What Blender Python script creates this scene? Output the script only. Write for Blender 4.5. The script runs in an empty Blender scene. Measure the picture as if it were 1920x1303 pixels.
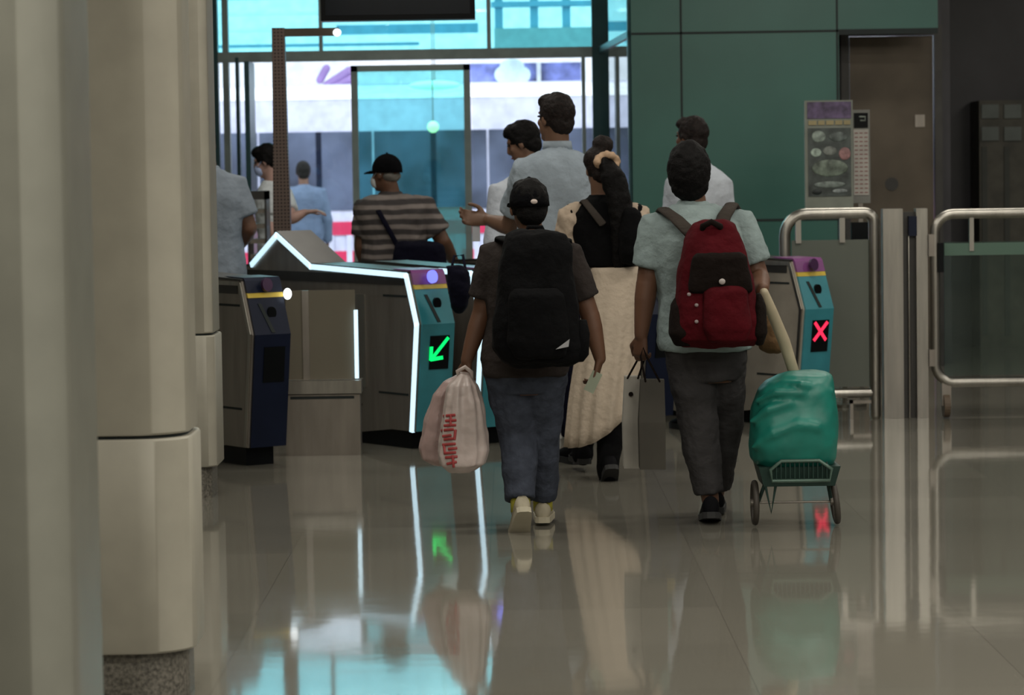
import bpy, bmesh, math, random
from mathutils import Vector, Matrix, noise
random.seed(7)
V = Vector
C = bpy.context.scene
COL = C.collection
# ------------------------------------------------------------------ camera
F = 5450.0; HC = 1.52
cam_d = bpy.data.cameras.new('camera'); cam = bpy.data.objects.new('camera', cam_d); COL.objects.link(cam)
PITCH = math.atan(332/F)
RM = Matrix.Rotation(math.pi/2-PITCH, 3, 'X') @ Matrix.Rotation(-0.0153, 3, 'Z')
cam.matrix_world = Matrix.Translation((0, 0, HC)) @ RM.to_4x4()
cam_d.sensor_width = 36; cam_d.lens = 36*F/1920; cam_d.clip_end = 200; cam_d.clip_start = .1
cam_d.dof.use_dof = True; cam_d.dof.focus_distance = 11.6; cam_d.dof.aperture_fstop = 5.6
C.camera = cam
# ------------------------------------------------------------------ world, lights, exposure
w = bpy.data.worlds.new('sky'); C.world = w; w.use_nodes = True
bg = w.node_tree.nodes['Background']; bg.inputs[0].default_value = (.86, .93, 1, 1); bg.inputs[1].default_value = 2.2
C.view_settings.view_transform = 'Standard'; C.view_settings.look = 'None'; C.view_settings.gamma = 1
C.view_settings.use_curve_mapping = False; C.view_settings.exposure = 0
def area(name, loc, sx, sy, power, col=(1, .95, .85), rot=(0, 0, 0)):
    l = bpy.data.lights.new(name, 'AREA'); l.shape = 'RECTANGLE'; l.size = sx; l.size_y = sy; l.energy = power; l.color = col
    o = bpy.data.objects.new(name, l); o.location = loc; o.rotation_euler = rot; COL.objects.link(o); return o
for yy, pw in ((1.5, 120), (5, 100), (8.5, 66), (12, 44), (15.5, 34), (19, 40)):
    for xx in (-1.2, 2.6, 6.2):
        area('ceiling_lamp', (xx, yy, 3.86), 1.8, .5, pw*(1.0 if xx > -2 else .8))
area('platform_lamp_row', (-1, 29.0, 4.6), 9, 1.5, 260, (.9, .97, 1))

def at(px, py, Y):
    d = RM @ V(((px-960)/F, -(py-651.5)/F, -1)); t = Y/d.y
    return V((d.x*t, Y, HC+d.z*t))
def gx(px, Y): return at(px, 600, Y).x
def zz(px, py, Y): return at(px, py, Y).z
# ------------------------------------------------------------------ helpers
def M(name, col, rough=.6, metal=0, bump=0, bscale=40, var=.06, vscale=8, emit=None, es=1, spec=None, coat=0, stretch=None):
    m = bpy.data.materials.new(name); m.use_nodes = True; nt = m.node_tree; b = nt.nodes['Principled BSDF']
    b.inputs['Roughness'].default_value = rough; b.inputs['Metallic'].default_value = metal
    if spec is not None: b.inputs['Specular IOR Level'].default_value = spec
    if coat: b.inputs['Coat Weight'].default_value = coat
    tc = nt.nodes.new('ShaderNodeTexCoord'); src = tc.outputs['Object']
    if stretch:
        mp = nt.nodes.new('ShaderNodeMapping'); mp.inputs['Scale'].default_value = stretch; nt.links.new(src, mp.inputs[0]); src = mp.outputs[0]
    n = nt.nodes.new('ShaderNodeTexNoise'); n.inputs['Scale'].default_value = vscale; n.inputs['Detail'].default_value = 4; nt.links.new(src, n.inputs['Vector'])
    r = nt.nodes.new('ShaderNodeValToRGB'); c = V(col)
    r.color_ramp.elements[0].color = (*[max(0, x*(1-var*2)) for x in c], 1); r.color_ramp.elements[1].color = (*[x*(1+var*2) for x in c], 1)
    r.color_ramp.elements[0].position = .3; r.color_ramp.elements[1].position = .7
    nt.links.new(n.outputs[0], r.inputs[0]); nt.links.new(r.outputs[0], b.inputs['Base Color'])
    if bump:
        n2 = nt.nodes.new('ShaderNodeTexNoise'); n2.inputs['Scale'].default_value = bscale; n2.inputs['Detail'].default_value = 3; nt.links.new(src, n2.inputs['Vector'])
        bp = nt.nodes.new('ShaderNodeBump'); bp.inputs['Strength'].default_value = bump; bp.inputs['Distance'].default_value = .02
        nt.links.new(n2.outputs[0], bp.inputs['Height']); nt.links.new(bp.outputs[0], b.inputs['Normal'])
    if emit:
        b.inputs['Emission Color'].default_value = (*emit, 1); b.inputs['Emission Strength'].default_value = es
    return m
def glass(name, tint, refl=.12, haze=0, hcol=(.5, .55, .5), rough=.02):
    m = bpy.data.materials.new(name); m.use_nodes = True; nt = m.node_tree; nt.nodes.clear()
    out = nt.nodes.new('ShaderNodeOutputMaterial'); tr = nt.nodes.new('ShaderNodeBsdfTransparent'); tr.inputs[0].default_value = (*[math.sqrt(x) for x in tint], 1)   # two surfaces per pane
    gl = nt.nodes.new('ShaderNodeBsdfGlossy'); gl.inputs['Roughness'].default_value = rough; gl.inputs[0].default_value = (.9, .95, .95, 1)
    fr = nt.nodes.new('ShaderNodeFresnel'); fr.inputs[0].default_value = 1.5
    mx = nt.nodes.new('ShaderNodeMixShader'); nt.links.new(fr.outputs[0], mx.inputs[0]); nt.links.new(tr.outputs[0], mx.inputs[1]); nt.links.new(gl.outputs[0], mx.inputs[2])
    last = mx
    if haze:
        df = nt.nodes.new('ShaderNodeBsdfDiffuse'); df.inputs[0].default_value = (*hcol, 1)
        m2 = nt.nodes.new('ShaderNodeMixShader'); m2.inputs[0].default_value = haze
        nt.links.new(mx.outputs[0], m2.inputs[1]); nt.links.new(df.outputs[0], m2.inputs[2]); last = m2
    nt.links.new(last.outputs[0], out.inputs[0]); return m

def root_loc(o):
    while o.parent: o = o.parent
    return o.location.copy()
def finish(bm, smooth):
    bmesh.ops.recalc_face_normals(bm, faces=bm.faces)
    for f in bm.faces: f.smooth = smooth
def obj(name, bm, m, parent=None, base=None, smooth=False, bevel=0):
    """bm holds world coordinates; origin goes to the base of the thing"""
    if bevel:
        es = [e for e in bm.edges if len(e.link_faces) == 2 and e.calc_face_angle(0) > .6]
        bmesh.ops.bevel(bm, geom=es, offset=bevel, segments=2, affect='EDGES', profile=.5)
    finish(bm, smooth)
    me = bpy.data.meshes.new(name); 
    if parent: off = root_loc(parent)
    else:
        if base is None:
            xs = [v.co for v in bm.verts]; base = V((sum(v.x for v in xs)/len(xs), sum(v.y for v in xs)/len(xs), min(v.z for v in xs)))
        off = V(base)
    bmesh.ops.translate(bm, vec=-off, verts=bm.verts)
    bm.to_mesh(me); bm.free(); me.materials.append(m)
    o = bpy.data.objects.new(name, me); COL.objects.link(o)
    if parent: o.parent = parent
    else: o.location = off
    return o
def tag(o, label=None, cat=None, group=None, kind=None):
    if label: o['label'] = label
    if cat: o['category'] = cat
    if group: o['group'] = group
    if kind: o['kind'] = kind
    return o
def thing(name, label, cat, loc, group=None):
    o = bpy.data.objects.new(name, None); COL.objects.link(o); o.location = loc; o.empty_display_size = .1
    return tag(o, label, cat, group)
def struct(name, bm, m, parent=None, **k):
    o = obj(name, bm, m, parent, **k)
    if not parent: o['kind'] = 'structure'
    return o
def box(bm, x0, x1, y0, y1, z0, z1):
    vs = [bm.verts.new((x, y, z)) for z in (z0, z1) for x, y in ((x0, y0), (x1, y0), (x1, y1), (x0, y1))]
    for f in ((0, 1, 2, 3), (7, 6, 5, 4), (0, 4, 5, 1), (1, 5, 6, 2), (2, 6, 7, 3), (3, 7, 4, 0)): bm.faces.new([vs[i] for i in f])
def BX(*a):
    bm = bmesh.new(); box(bm, *a); return bm
def obox(bm, o, u, v, w, a, b, c):
    """box from origin o spanned by ranges a,b,c on unit axes u,v,w"""
    vs = [bm.verts.new(o+u*x+v*y+w*z) for z in c for x, y in ((a[0], b[0]), (a[1], b[0]), (a[1], b[1]), (a[0], b[1]))]
    for f in ((0, 1, 2, 3), (7, 6, 5, 4), (0, 4, 5, 1), (1, 5, 6, 2), (2, 6, 7, 3), (3, 7, 4, 0)): bm.faces.new([vs[i] for i in f])
def loft(bm, rings, cap=True):
    R = [[bm.verts.new(p) for p in r] for r in rings]; n = len(R[0])
    for a, b in zip(R, R[1:]):
        for i in range(n): bm.faces.new((a[i], a[(i+1) % n], b[(i+1) % n], b[i]))
    if cap: bm.faces.new(R[0][::-1]); bm.faces.new(R[-1])
def prism(bm, poly, d):
    """poly: list of world points, extruded by vector d"""
    loft(bm, [poly, [p+d for p in poly]])
def tube(bm, pts, rad, seg=16, flat=False, ref=None, close=False):
    pts = [V(p) for p in pts]; n = len(pts)
    rad = [(r, r) if not isinstance(r, (tuple, list)) else r for r in rad]
    if not flat and not close:       # round the ends
        P2, R2 = [], []
        for k, (p, r) in enumerate(zip(pts, rad)):
            if k == 0:
                t = (pts[0]-pts[1]).normalized()
                for a in (80, 55, 28): P2.append(p+t*min(r)*math.sin(math.radians(a))); R2.append((r[0]*math.cos(math.radians(a)), r[1]*math.cos(math.radians(a))))
            P2.append(p); R2.append(r)
            if k == n-1:
                t = (pts[-1]-pts[-2]).normalized()
                for a in (28, 55, 80): P2.append(p+t*min(r)*math.sin(math.radians(a))); R2.append((r[0]*math.cos(math.radians(a)), r[1]*math.cos(math.radians(a))))
        pts, rad = P2, R2; n = len(pts)
    rings = []; px = None
    for k in range(n):
        if close: t = (pts[(k+1) % n]-pts[k-1]).normalized()
        else: t = (pts[min(k+1, n-1)]-pts[max(k-1, 0)]).normalized()
        if ref is not None: x = V(ref)
        elif px is None: x = V((1, 0, 0)) if abs(t.x) < .8 else V((0, 1, 0))
        else: x = px
        x = (x-t*x.dot(t)); x = x.normalized() if x.length > 1e-4 else t.orthogonal().normalized(); px = x; y = t.cross(x)
        rings.append([pts[k]+x*rad[k][0]*math.cos(2*math.pi*i/seg)+y*rad[k][1]*math.sin(2*math.pi*i/seg) for i in range(seg)])
    if close: rings.append(rings[0]); loft(bm, rings, False)
    else: loft(bm, rings)
def T(pts, r, **k):
    bm = bmesh.new(); tube(bm, pts, r if isinstance(r, (list, tuple)) else [r]*len(pts), **k); return bm
def ell(bm, c, ax, sub=3):
    """ellipsoid, ax = three axis vectors"""
    m = Matrix((ax[0], ax[1], ax[2])).transposed().to_4x4(); m.translation = c
    bmesh.ops.create_icosphere(bm, subdivisions=sub, radius=1, matrix=m)
def sering(c, rx, ry, e=2.6, n=32, ux=V((1, 0, 0)), uy=V((0, 1, 0)), f=None):
    out = []
    for i in range(n):
        a = 2*math.pi*i/n; ca, sa = math.cos(a), math.sin(a)
        x = math.copysign(abs(ca)**(2/e), ca)*rx; y = math.copysign(abs(sa)**(2/e), sa)*ry
        k = f(a) if f else 1
        out.append(V(c)+ux*x*k+uy*y*k)
    return out
TEX = {}
def cloud(size):
    if size not in TEX:
        t = bpy.data.textures.new('folds', 'CLOUDS'); t.noise_scale = size; t.noise_depth = 2; TEX[size] = t
    return TEX[size]
def remesh(name, bm, m, parent, voxel=.007, smooth=4, disp=0, dsize=.08, base=None, mid=.5):
    finish(bm, True); me = bpy.data.meshes.new(name); bm.to_mesh(me); bm.free()
    o = bpy.data.objects.new(name, me); COL.objects.link(o)
    r = o.modifiers.new('r', 'REMESH'); r.mode = 'VOXEL'; r.voxel_size = voxel; r.use_smooth_shade = True
    if smooth: s = o.modifiers.new('s', 'SMOOTH'); s.iterations = smooth; s.factor = .5
    if disp: d = o.modifiers.new('d', 'DISPLACE'); d.texture = cloud(dsize); d.strength = disp; d.mid_level = mid
    dg = bpy.context.evaluated_depsgraph_get(); dg.update()
    ne = bpy.data.meshes.new_from_object(o.evaluated_get(dg)); bpy.data.objects.remove(o); bpy.data.meshes.remove(me)
    ne.name = name; ne.materials.clear(); ne.materials.append(m)
    off = root_loc(parent) if parent else V(base)
    ne.transform(Matrix.Translation(-off))
    for p in ne.polygons: p.use_smooth = True
    o = bpy.data.objects.new(name, ne); COL.objects.link(o)
    if parent: o.parent = parent
    else: o.location = off
    return o
# ------------------------------------------------------------------ materials of the place
def floor_mat():
    m = bpy.data.materials.new('polished_granite'); m.use_nodes = True; nt = m.node_tree; b = nt.nodes['Principled BSDF']; b.inputs['Specular IOR Level'].default_value = .68
    tc = nt.nodes.new('ShaderNodeTexCoord'); mp = nt.nodes.new('ShaderNodeMapping'); mp.inputs['Rotation'].default_value = (0, 0, .0)
    nt.links.new(tc.outputs['Object'], mp.inputs[0])
    br = nt.nodes.new('ShaderNodeTexBrick'); br.offset = 0; br.inputs['Scale'].default_value = 1
    br.inputs['Brick Width'].default_value = .8; br.inputs['Row Height'].default_value = .8; br.inputs['Mortar Size'].default_value = .0015
    br.inputs['Color1'].default_value = (.172, .163, .135, 1); br.inputs['Color2'].default_value = (.198, .187, .155, 1); br.inputs['Mortar'].default_value = (.13, .12, .10, 1)
    nt.links.new(mp.outputs[0], br.inputs[0])
    n = nt.nodes.new('ShaderNodeTexNoise'); n.inputs['Scale'].default_value = 120; n.inputs['Detail'].default_value = 5; nt.links.new(mp.outputs[0], n.inputs[0])
    mx = nt.nodes.new('ShaderNodeMix'); mx.data_type = 'RGBA'; mx.blend_type = 'OVERLAY'; mx.inputs[0].default_value = .35
    nt.links.new(br.outputs[0], mx.inputs[6]); nt.links.new(n.outputs[0], mx.inputs[7]); nt.links.new(mx.outputs[2], b.inputs['Base Color'])
    n2 = nt.nodes.new('ShaderNodeTexNoise'); n2.inputs['Scale'].default_value = 2.2; n2.inputs['Detail'].default_value = 2; nt.links.new(mp.outputs[0], n2.inputs[0])
    r = nt.nodes.new('ShaderNodeMapRange'); r.inputs[3].default_value = .035; r.inputs[4].default_value = .085; nt.links.new(n2.outputs[0], r.inputs[0]); nt.links.new(r.outputs[0], b.inputs['Roughness'])
    bp = nt.nodes.new('ShaderNodeBump'); bp.inputs['Strength'].default_value = .05; bp.inputs['Distance'].default_value = .01
    n3 = nt.nodes.new('ShaderNodeTexNoise'); n3.inputs['Scale'].default_value = 3; nt.links.new(mp.outputs[0], n3.inputs[0]); nt.links.new(n3.outputs[0], bp.inputs['Height']); nt.links.new(bp.outputs[0], b.inputs['Normal'])
    return m
m_floor = floor_mat()
m_ceil = M('ceiling_panel', (.35, .35, .33), .8)
m_wall = M('plain_wall', (.30, .29, .26), .7)
m_dark = M('dark_wall_panel', (.035, .033, .04), .35, var=.15, vscale=2)
m_green = M('green_glass_cladding', (.035, .115, .095), .28, var=.08, vscale=1.2)
m_seam = M('dark_joint', (.006, .012, .012), .7)
m_brown = M('brown_satin_steel', (.10, .082, .062), .38, .6, var=.15, vscale=2)
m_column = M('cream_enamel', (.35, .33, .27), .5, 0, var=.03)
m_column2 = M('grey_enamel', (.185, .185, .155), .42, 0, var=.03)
m_plinth = M('speckled_plinth', (.13, .12, .10), .4, var=.3, vscale=90)
m_steel = M('brushed_steel', (.42, .40, .36), .32, 1, var=.06, vscale=30, stretch=(1, 1, .1))
m_dsteel = M('dull_gate_steel', (.31, .28, .245), .36, .75, var=.08, vscale=14, stretch=(1, 1, .15))
m_bsteel = M('beige_gate_panel', (.40, .36, .30), .4, .3, var=.05)
m_darksteel = M('dark_steel', (.06, .058, .055), .4, .6)
m_frame = M('window_frame_metal', (.30, .36, .35), .4, .5)
m_teal = M('teal_enamel', (.035, .23, .28), .3, 0, coat=.3)
m_navy = M('navy_enamel', (.005, .009, .026), .4, spec=.25)
m_purple = M('purple_plastic', (.20, .055, .20), .35)
m_yellow = M('yellow_stripe', (.62, .45, .05), .45)
m_black = M('black_plastic', (.003, .004, .005), .4, spec=.15)
m_led = M('led_strip', (.8, .95, 1), .4, emit=(.55, .80, .95), es=1.15)
m_greenled = M('green_led', (.0, .5, .1), .4, emit=(0, 1, .18), es=1.1)
m_redled = M('red_led', (.5, .0, .02), .4, emit=(1, .03, .09), es=1.3)
m_blueled = M('blue_reader_light', (.1, .1, .8), .4, emit=(.22, .25, 1), es=1.2)
m_white_light = M('white_indicator', (.9, .9, .9), .4, emit=(.9, .97, 1), es=2.2)
m_cyan_glass = glass('cyan_tinted_glass', (.36, .97, .99))
m_door_glass = glass('door_tinted_glass', (.27, .76, .76), haze=.06, hcol=(.35, .8, .8))
m_clear = glass('clear_glass', (.90, .95, .96))
m_frost = glass('frosted_glass', (.5, .55, .5), haze=.78, hcol=(.17, .185, .16), rough=.3)
m_fence_glass = glass('greenish_glass', (.62, .78, .74), haze=.02, hcol=(.2, .3, .26))
m_screen = M('dark_screen', (.002, .006, .012), .2, spec=.2)

# ------------------------------------------------------------------ setting
WY = 24.0; GY = 21.15
struct('floor', BX(-6, 9, -3, 24.6, -.1, 0), m_floor)
struct('ceiling', BX(-6, 9, -3, 24.6, 4.0, 4.1), m_ceil)
struct('wall_left', BX(-6.1, -6, -3, 24.1, 0, 4), m_wall)
struct('wall_right', BX(9, 9.1, -3, 24.6, 0, 4), m_dark)
struct('wall_rear', BX(-6, 9, -3.1, -3, 0, 4), m_wall)
xg0, xg1 = gx(1190, GY), gx(1577, GY)
# green clad wall with its joints
gw = struct('wall_green', BX(xg0, xg1, GY, GY+.12, 0, 4), m_green)
zs = zz(1350, 61, GY)
for z in (zs, zz(1470, 412, GY), .12): struct('panel_joint', BX(xg0, xg1, GY-.004, GY+.01, z-.008, z+.008), m_seam, gw)
for px in (1283, 1574): struct('panel_joint', BX(gx(px, GY)-.007, gx(px, GY)+.007, GY-.004, GY+.01, 0, 4), m_seam, gw)
hd = struct('wall_header', BX(xg1, gx(1762, GY), GY, GY+.12, zs-.02, 4), m_green)
struct('panel_joint', BX(xg1, gx(1762, GY), GY-.004, GY+.01, zs-.03, zs+.01), m_seam, hd)
# recess with brown steel door
DY = 21.9
struct('wall_recess', BX(xg1-.02, xg1, GY+.12, DY+.1, 0, 4), m_dark)
struct('wall_recess_back', BX(xg1-.05, gx(1582, DY), DY, DY+.1, 0, 4), m_dark)
d2 = struct('door_2', BX(gx(1597, DY), gx(1752, DY), DY, DY+.06, 0, zz(1670, 68, DY)), m_brown)
bm = bmesh.new()
xa, xb, zt = gx(1580, DY), gx(1768, DY), zz(1670, 68, DY)
box(bm, xa, gx(1595, DY), DY-.04, DY+.1, 0, zt+.08); box(bm, gx(1754, DY), xb, DY-.04, DY+.1, 0, zt+.08); box(bm, gx(1595, DY), gx(1754, DY), DY-.04, DY+.1, zt+.005, zt+.08)
struct('door_frame', bm, m_darksteel, d2)
struct('lock_plate', BX(gx(1718, DY), gx(1736, DY), DY-.012, DY, zz(1727, 238, DY), zz(1727, 215, DY)), m_dsteel, d2)
struct('vent_disc', T([at(1672, 345, DY-.01), at(1672, 345, DY+.01)], .05, flat=True), m_darksteel, d2)
struct('wall_header.001', BX(xa, xb, DY, DY+.1, zt+.08, 4), m_dark)
struct('wall_far_right', BX(xb, 9, 24.4, 24.5, 0, 4), m_dark)
struct('wall_return', BX(xb, xb+.08, DY+.1, 24.4, 0, 4), m_dark)
struct('wall_front_left', BX(-6, gx(300, 24.0), 23.96, 24.06, 0, 4), m_wall)
# glazed front: frame, transom, mullions, panes
xw0, xwc = gx(300, WY), gx(1126, WY)
zt = zz(780, 103, WY)
win = struct('window_1', BX(xw0, xwc, WY-.04, WY+.06, zt-.04, zt+.045), m_frame)
def mull(px, w, z0, z1, m=m_frame, y=WY, dep=.1, name='mullion'):
    x = gx(px, y); return struct(name, BX(x-w/2, x+w/2, y-dep/2, y+dep/2, z0, z1), m, win)
m_tealframe = M('dark_teal_post', (.03, .09, .10), .35, .3)
mull(1126, .085, 0, 4, m_tealframe, dep=.12, name='corner_post')
mull(925, .035, zt, 4); mull(612, .03, zt, 4)
mull(434, .05, 0, 4); mull(412, .07, 0, 4, m_tealframe)
mull(455, .028, 0, zt, m_tealframe); mull(477, .04, 0, zt-.06, m_tealframe, y=WY-.5, dep=.5)
mull(1100, .03, 0, zt)
struct('glass_pane', BX(xw0, xwc, WY, WY+.012, zt+.04, 4), m_cyan_glass, win)
struct('glass_pane', BX(xw0, gx(664, WY), WY, WY+.012, 0, zt-.04), m_clear, win)
struct('glass_pane', BX(gx(892, WY), xwc, WY, WY+.012, 0, zt-.04), m_clear, win)
struct('bottom_rail', BX(xw0, xwc, WY-.04, WY+.05, 0, .12), m_frame, win)
# glass door leaf
d1x0, d1x1 = gx(667, WY), gx(889, WY); dz = zz(780, 122, WY)
bm = bmesh.new(); wv = .055
box(bm, d1x0, d1x0+wv, WY-.09, WY-.03, .02, dz); box(bm, d1x1-wv, d1x1, WY-.09, WY-.03, .02, dz)
box(bm, d1x0, d1x1, WY-.09, WY-.03, dz-.05, dz); box(bm, d1x0, d1x1, WY-.09, WY-.03, .02, .12)
d1 = struct('door_1', bm, m_frame)
struct('glass_pane', BX(d1x0+wv, d1x1-wv, WY-.065, WY-.055, .12, dz-.05), m_door_glass, d1)
struct('frosted_film', BX(gx(815, WY), d1x1-wv, WY-.07, WY-.066, .3, zz(840, 388, WY)), glass('pale_film', (.6, .9, .9), haze=.6, hcol=(.5, .85, .85)), d1)
struct('door_handle', T([V((d1x0+.09, WY-.13, .9)), V((d1x0+.09, WY-.13, 1.3))], .014), m_steel, d1)
# return glazing between corner post and green wall
p0, p1 = V((xwc+.03, WY, 0)), V((xg0-.005, GY+.06, 0)); u = (p1-p0).normalized(); n = V((-u.y, u.x, 0)); L = (p1-p0).length
w2b = bmesh.new(); obox(w2b, p0, u, n, V((0, 0, 1)), (0, L), (-.02, .02), (zs-.025, zs+.025)); obox(w2b, p0, u, n, V((0, 0, 1)), (0, L), (-.02, .02), (0, .1)); obox(w2b, p0, u, n, V((0, 0, 1)), (L-.04, L), (-.02, .02), (.1, 4))
win2 = struct('window_2', w2b, m_tealframe)
g = bmesh.new(); obox(g, p0, u, n, V((0, 0, 1)), (0, L), (-.006, .006), (zs+.025, 4)); struct('glass_pane', g, m_cyan_glass, win2)
g = bmesh.new(); obox(g, p0, u, n, V((0, 0, 1)), (0, L), (-.006, .006), (.1, zs-.025)); struct('glass_pane', g, m_clear, win2)

# ------------------------------------------------------------------ outside: platform, train, canopy
struct('floor.001', BX(-14, 14, 24.6, 31.4, -.1, 0), M('platform_paving', (.45, .45, .45), .5))
TY = 32.0
m_tw = M('train_white', (.62, .62, .78), .35); m_twin = M('train_window', (.085, .10, .155), .2, var=.3, vscale=1.5); m_tred = M('train_red', (.62, .03, .10), .4)
m_tgrey = M('roof_highlight_white', (.85, .88, .92), .4)
t = thing('train', 'white metro train with dark windows and a red stripe standing beyond the glass', 'train', (-1, TY+1.2, -.3))
zw0, zw1 = zz(700, 397, TY), zz(700, 246, TY)
ztop = zz(700, 168, TY); zr = zz(700, 186, TY)
prof = [(0, -.3), (0, zr), (.06, zr+.06), (.2, ztop-.03), (.5, ztop+.05), (1.2, ztop+.1), (1.9, ztop+.05), (2.3, zr), (2.4, -.3)]
bm = bmesh.new(); prism(bm, [V((-13, TY+a, b)) for a, b in prof], V((27, 0, 0))); obj('body', bm, m_tw, t)
bm = bmesh.new(); prism(bm, [V((-13, TY+a-.01, b+.006)) for a, b in prof[1:5]]+[V((-13, TY+.5, ztop+.02)), V((-13, TY+.03, zr-.01))], V((27, 0, 0))); obj('roof_highlight', bm, m_tgrey, t)  # whiter band puts the highlight line along the roof edge into colour
for k in range(17):
    x = -10.3+k*1.26
    obj('window', BX(x, x+1.235, TY-.012, TY+.02, zw0+.02, zw1), m_twin, t)
    obj('window_rubber', BX(x+.62, x+.68, TY-.016, TY+.02, zw0+.02, zw1), m_navy, t)
za, zb, zc = zz(700, 415, TY), zz(700, 440, TY), zz(700, 470, TY)
obj('red_stripe', BX(-13, 14, TY-.016, TY+.01, zb, za), m_tred, t)
obj('red_stripe', BX(-13, 14, TY-.014, TY+.01, .12, zc), m_tred, t)
bm = bmesh.new()
for k in range(60): box(bm, -6+k*.2, -6+k*.2+.06, TY-.018, TY-.012, zc-.25, zb)
obj('pale_bars', bm, m_tw, t)
# platform back wall and louvred canopy far behind the train
m_ww = M('white_platform_wall', (.85, .87, .88), .6); m_cb = M('blue_grey_beam', (.10, .27, .36), .5); m_lou = M('white_louvre', (.75, .8, .82), .5)
struct('wall_platform', BX(-14, 14, 39, 39.2, -1, 9), m_ww)
cn = thing('canopy', 'white louvred platform canopy seen through the glass above the train', 'canopy', (-3, 37, 0))
for k in range(11):
    z = 3.1+k*.2; bm = BX(-5.2, -1.1, 36.4, 36.55, z, z+.035); obj('louvre', bm, m_cb if k % 3 == 0 else m_lou, cn)
for x in (-5.2, 4.8): obj('post', BX(x, x+.18, 36.6, 36.8, -.5, 6), m_lou, cn)
gb = thing('gantry', 'grey blue steel gantry crossing above the train on the right', 'gantry', (1.0, 35.5, 0))
z0, z1 = zz(1000, 92, 35.5), zz(1000, 52, 35.5)
obj('beam', BX(gx(935, 35.5), gx(1240, 35.5), 35.5, 35.7, z0, z1), M('grey_teal_beam', (.18, .30, .30), .5), gb)
obj('beam', BX(gx(640, 35.5), gx(905, 35.5), 35.6, 35.7, zz(780, 62, 35.5), zz(780, 44, 35.5)), m_cb, gb)
for px in (944, 1010, 1070, 1150): x = gx(px, 35.5); obj('hanger', BX(x-.05, x+.05, 35.55, 35.65, z1, 5.6), m_cb, gb)
obj('beam', BX(gx(930, 35.5), gx(1240, 35.5), 35.5, 35.7, zz(1000, 12, 35.5), zz(1000, 2, 35.5)), m_cb, gb)
bt = at(914, 140, 36); b2 = at(914, 112, 36)
sg = thing('platform_sign', 'blue and violet platform sign above the train roof right of the glass door', 'sign', (gx(1000, 36), 36, 0))
obj('panel', BX(gx(884, 36), gx(1096, 36), 36, 36.08, zz(980, 166, 36), zz(980, 118, 36)), M('violet_blue_sign', (.22, .26, .62), .5, var=.5, vscale=2.5), sg)
bm = bmesh.new()
for z in (128, 150): ell(bm, at(960, z, 35.95), (V((.16, 0, 0)), V((0, .05, 0)), V((0, 0, .12))))
for px in (942, 980): ell(bm, at(px, 140, 35.95), (V((.1, 0, 0)), V((0, .05, 0)), V((0, 0, .1))))
obj('emblem', bm, M('pale_emblem', (.75, .95, .95), .5), sg, smooth=True)
obj('post', BX(gx(985, 36), gx(995, 36), 36.08, 36.2, -.1, zz(980, 130, 36)), m_lou, sg)
obj('divider', BX(gx(1013, 36), gx(1021, 36), 35.97, 36, zz(980, 166, 36), zz(980, 118, 36)), m_lou, sg)
bm = bmesh.new()
for a, b in (((612, 160), (655, 132)), ((622, 166), (660, 145)), ((600, 150), (612, 128)), ((640, 160), (664, 162))): tube(bm, [at(*a, 36.2), at(*b, 36.2)], [.05, .05])
so_ = thing('scroll_ornament', 'blurred violet scroll ornament on a post above the train left of glass door', 'ornament', (gx(640, 36.25), 36.25, 0))
obj('scroll', bm, M('red_blue_scroll', (.35, .22, .5), .5), so_, smooth=True)
obj('post', BX(gx(634, 36.25), gx(642, 36.25), 36.25, 36.3, -.1, at(640, 150, 36.25).z), m_lou, so_)
for px, py, d, a, b, lab, cl, es in ((815, 160, 30.5, .27, .05, 'long glowing oval standing for a reflection in upper part of glass door', (.6, .9, .75), .9), (812, 238, 30.0, .06, .06, 'small round yellow glow standing for a reflection in the glass door', (.8, 1, .45), 1.4)):  # glowing ovals stand in for bright reflections in the door glass
    p = at(px, py, d); l = thing('door_reflection', lab, 'lamp', p+V((0, 0, 1.5)))
    bm = bmesh.new(); ell(bm, p, (V((a, 0, 0)), V((0, .06, 0)), V((0, 0, b)))); obj('reflection_oval', bm, M('reflection_glow', cl, .5, emit=cl, es=es), l, smooth=True)
    obj('cord', T([p+V((0, 0, b)), p+V((0, 0, 1.6))], .006), m_dsteel, l)

# ------------------------------------------------------------------ columns (rounded rectangular cladding, joint, plinth)
def rrect(cx, cy, hx, hy, r, z, n=8):
    out = []
    for qx, qy, a0 in ((1, 1, 0), (-1, 1, 90), (-1, -1, 180), (1, -1, 270)):
        for k in range(n+1):
            a = math.radians(a0+90*k/n); out.append(V((cx+qx*(hx-r)+math.cos(a)*r, cy+qy*(hy-r)+math.sin(a)*r, z)))
    return out
def column(label, xr, y, hx, hy, r, zj, m, zb=.03):
    cx = xr-hx; cy = y+hy
    t = thing('column', label, 'column', (cx, cy, 0))
    bm = bmesh.new(); loft(bm, [rrect(cx, cy, hx-.03, hy-.03, r, z) for z in (0, zb+.02)]); obj('plinth', bm, m_plinth, t)
    bm = bmesh.new(); zl = [zb, zb+.006, zj-.012, zj-.006]; off = [.004, 0, 0, .004]
    loft(bm, [rrect(cx, cy, hx-o, hy-o, r, z, 24) for z, o in zip(zl, off)]); a = obj('base_cladding', bm, m, t, smooth=False)
    bm = bmesh.new(); loft(bm, [rrect(cx, cy, hx-.02, hy-.02, r, z) for z in (zj-.01, zj+.01)]); obj('joint', bm, m_seam, t)
    bm = bmesh.new(); loft(bm, [rrect(cx, cy, hx-.008-o, hy-.008-o, r, z, 24) for z, o in ((zj+.004, .004), (zj+.01, 0), (4, 0))]); b = obj('shaft_cladding', bm, m, t)
    for q in (a, b):
        for p in q.data.polygons: p.use_smooth = abs(p.normal.z) < .5
        q.data.set_sharp_from_angle(angle=.7)
    return t
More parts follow.
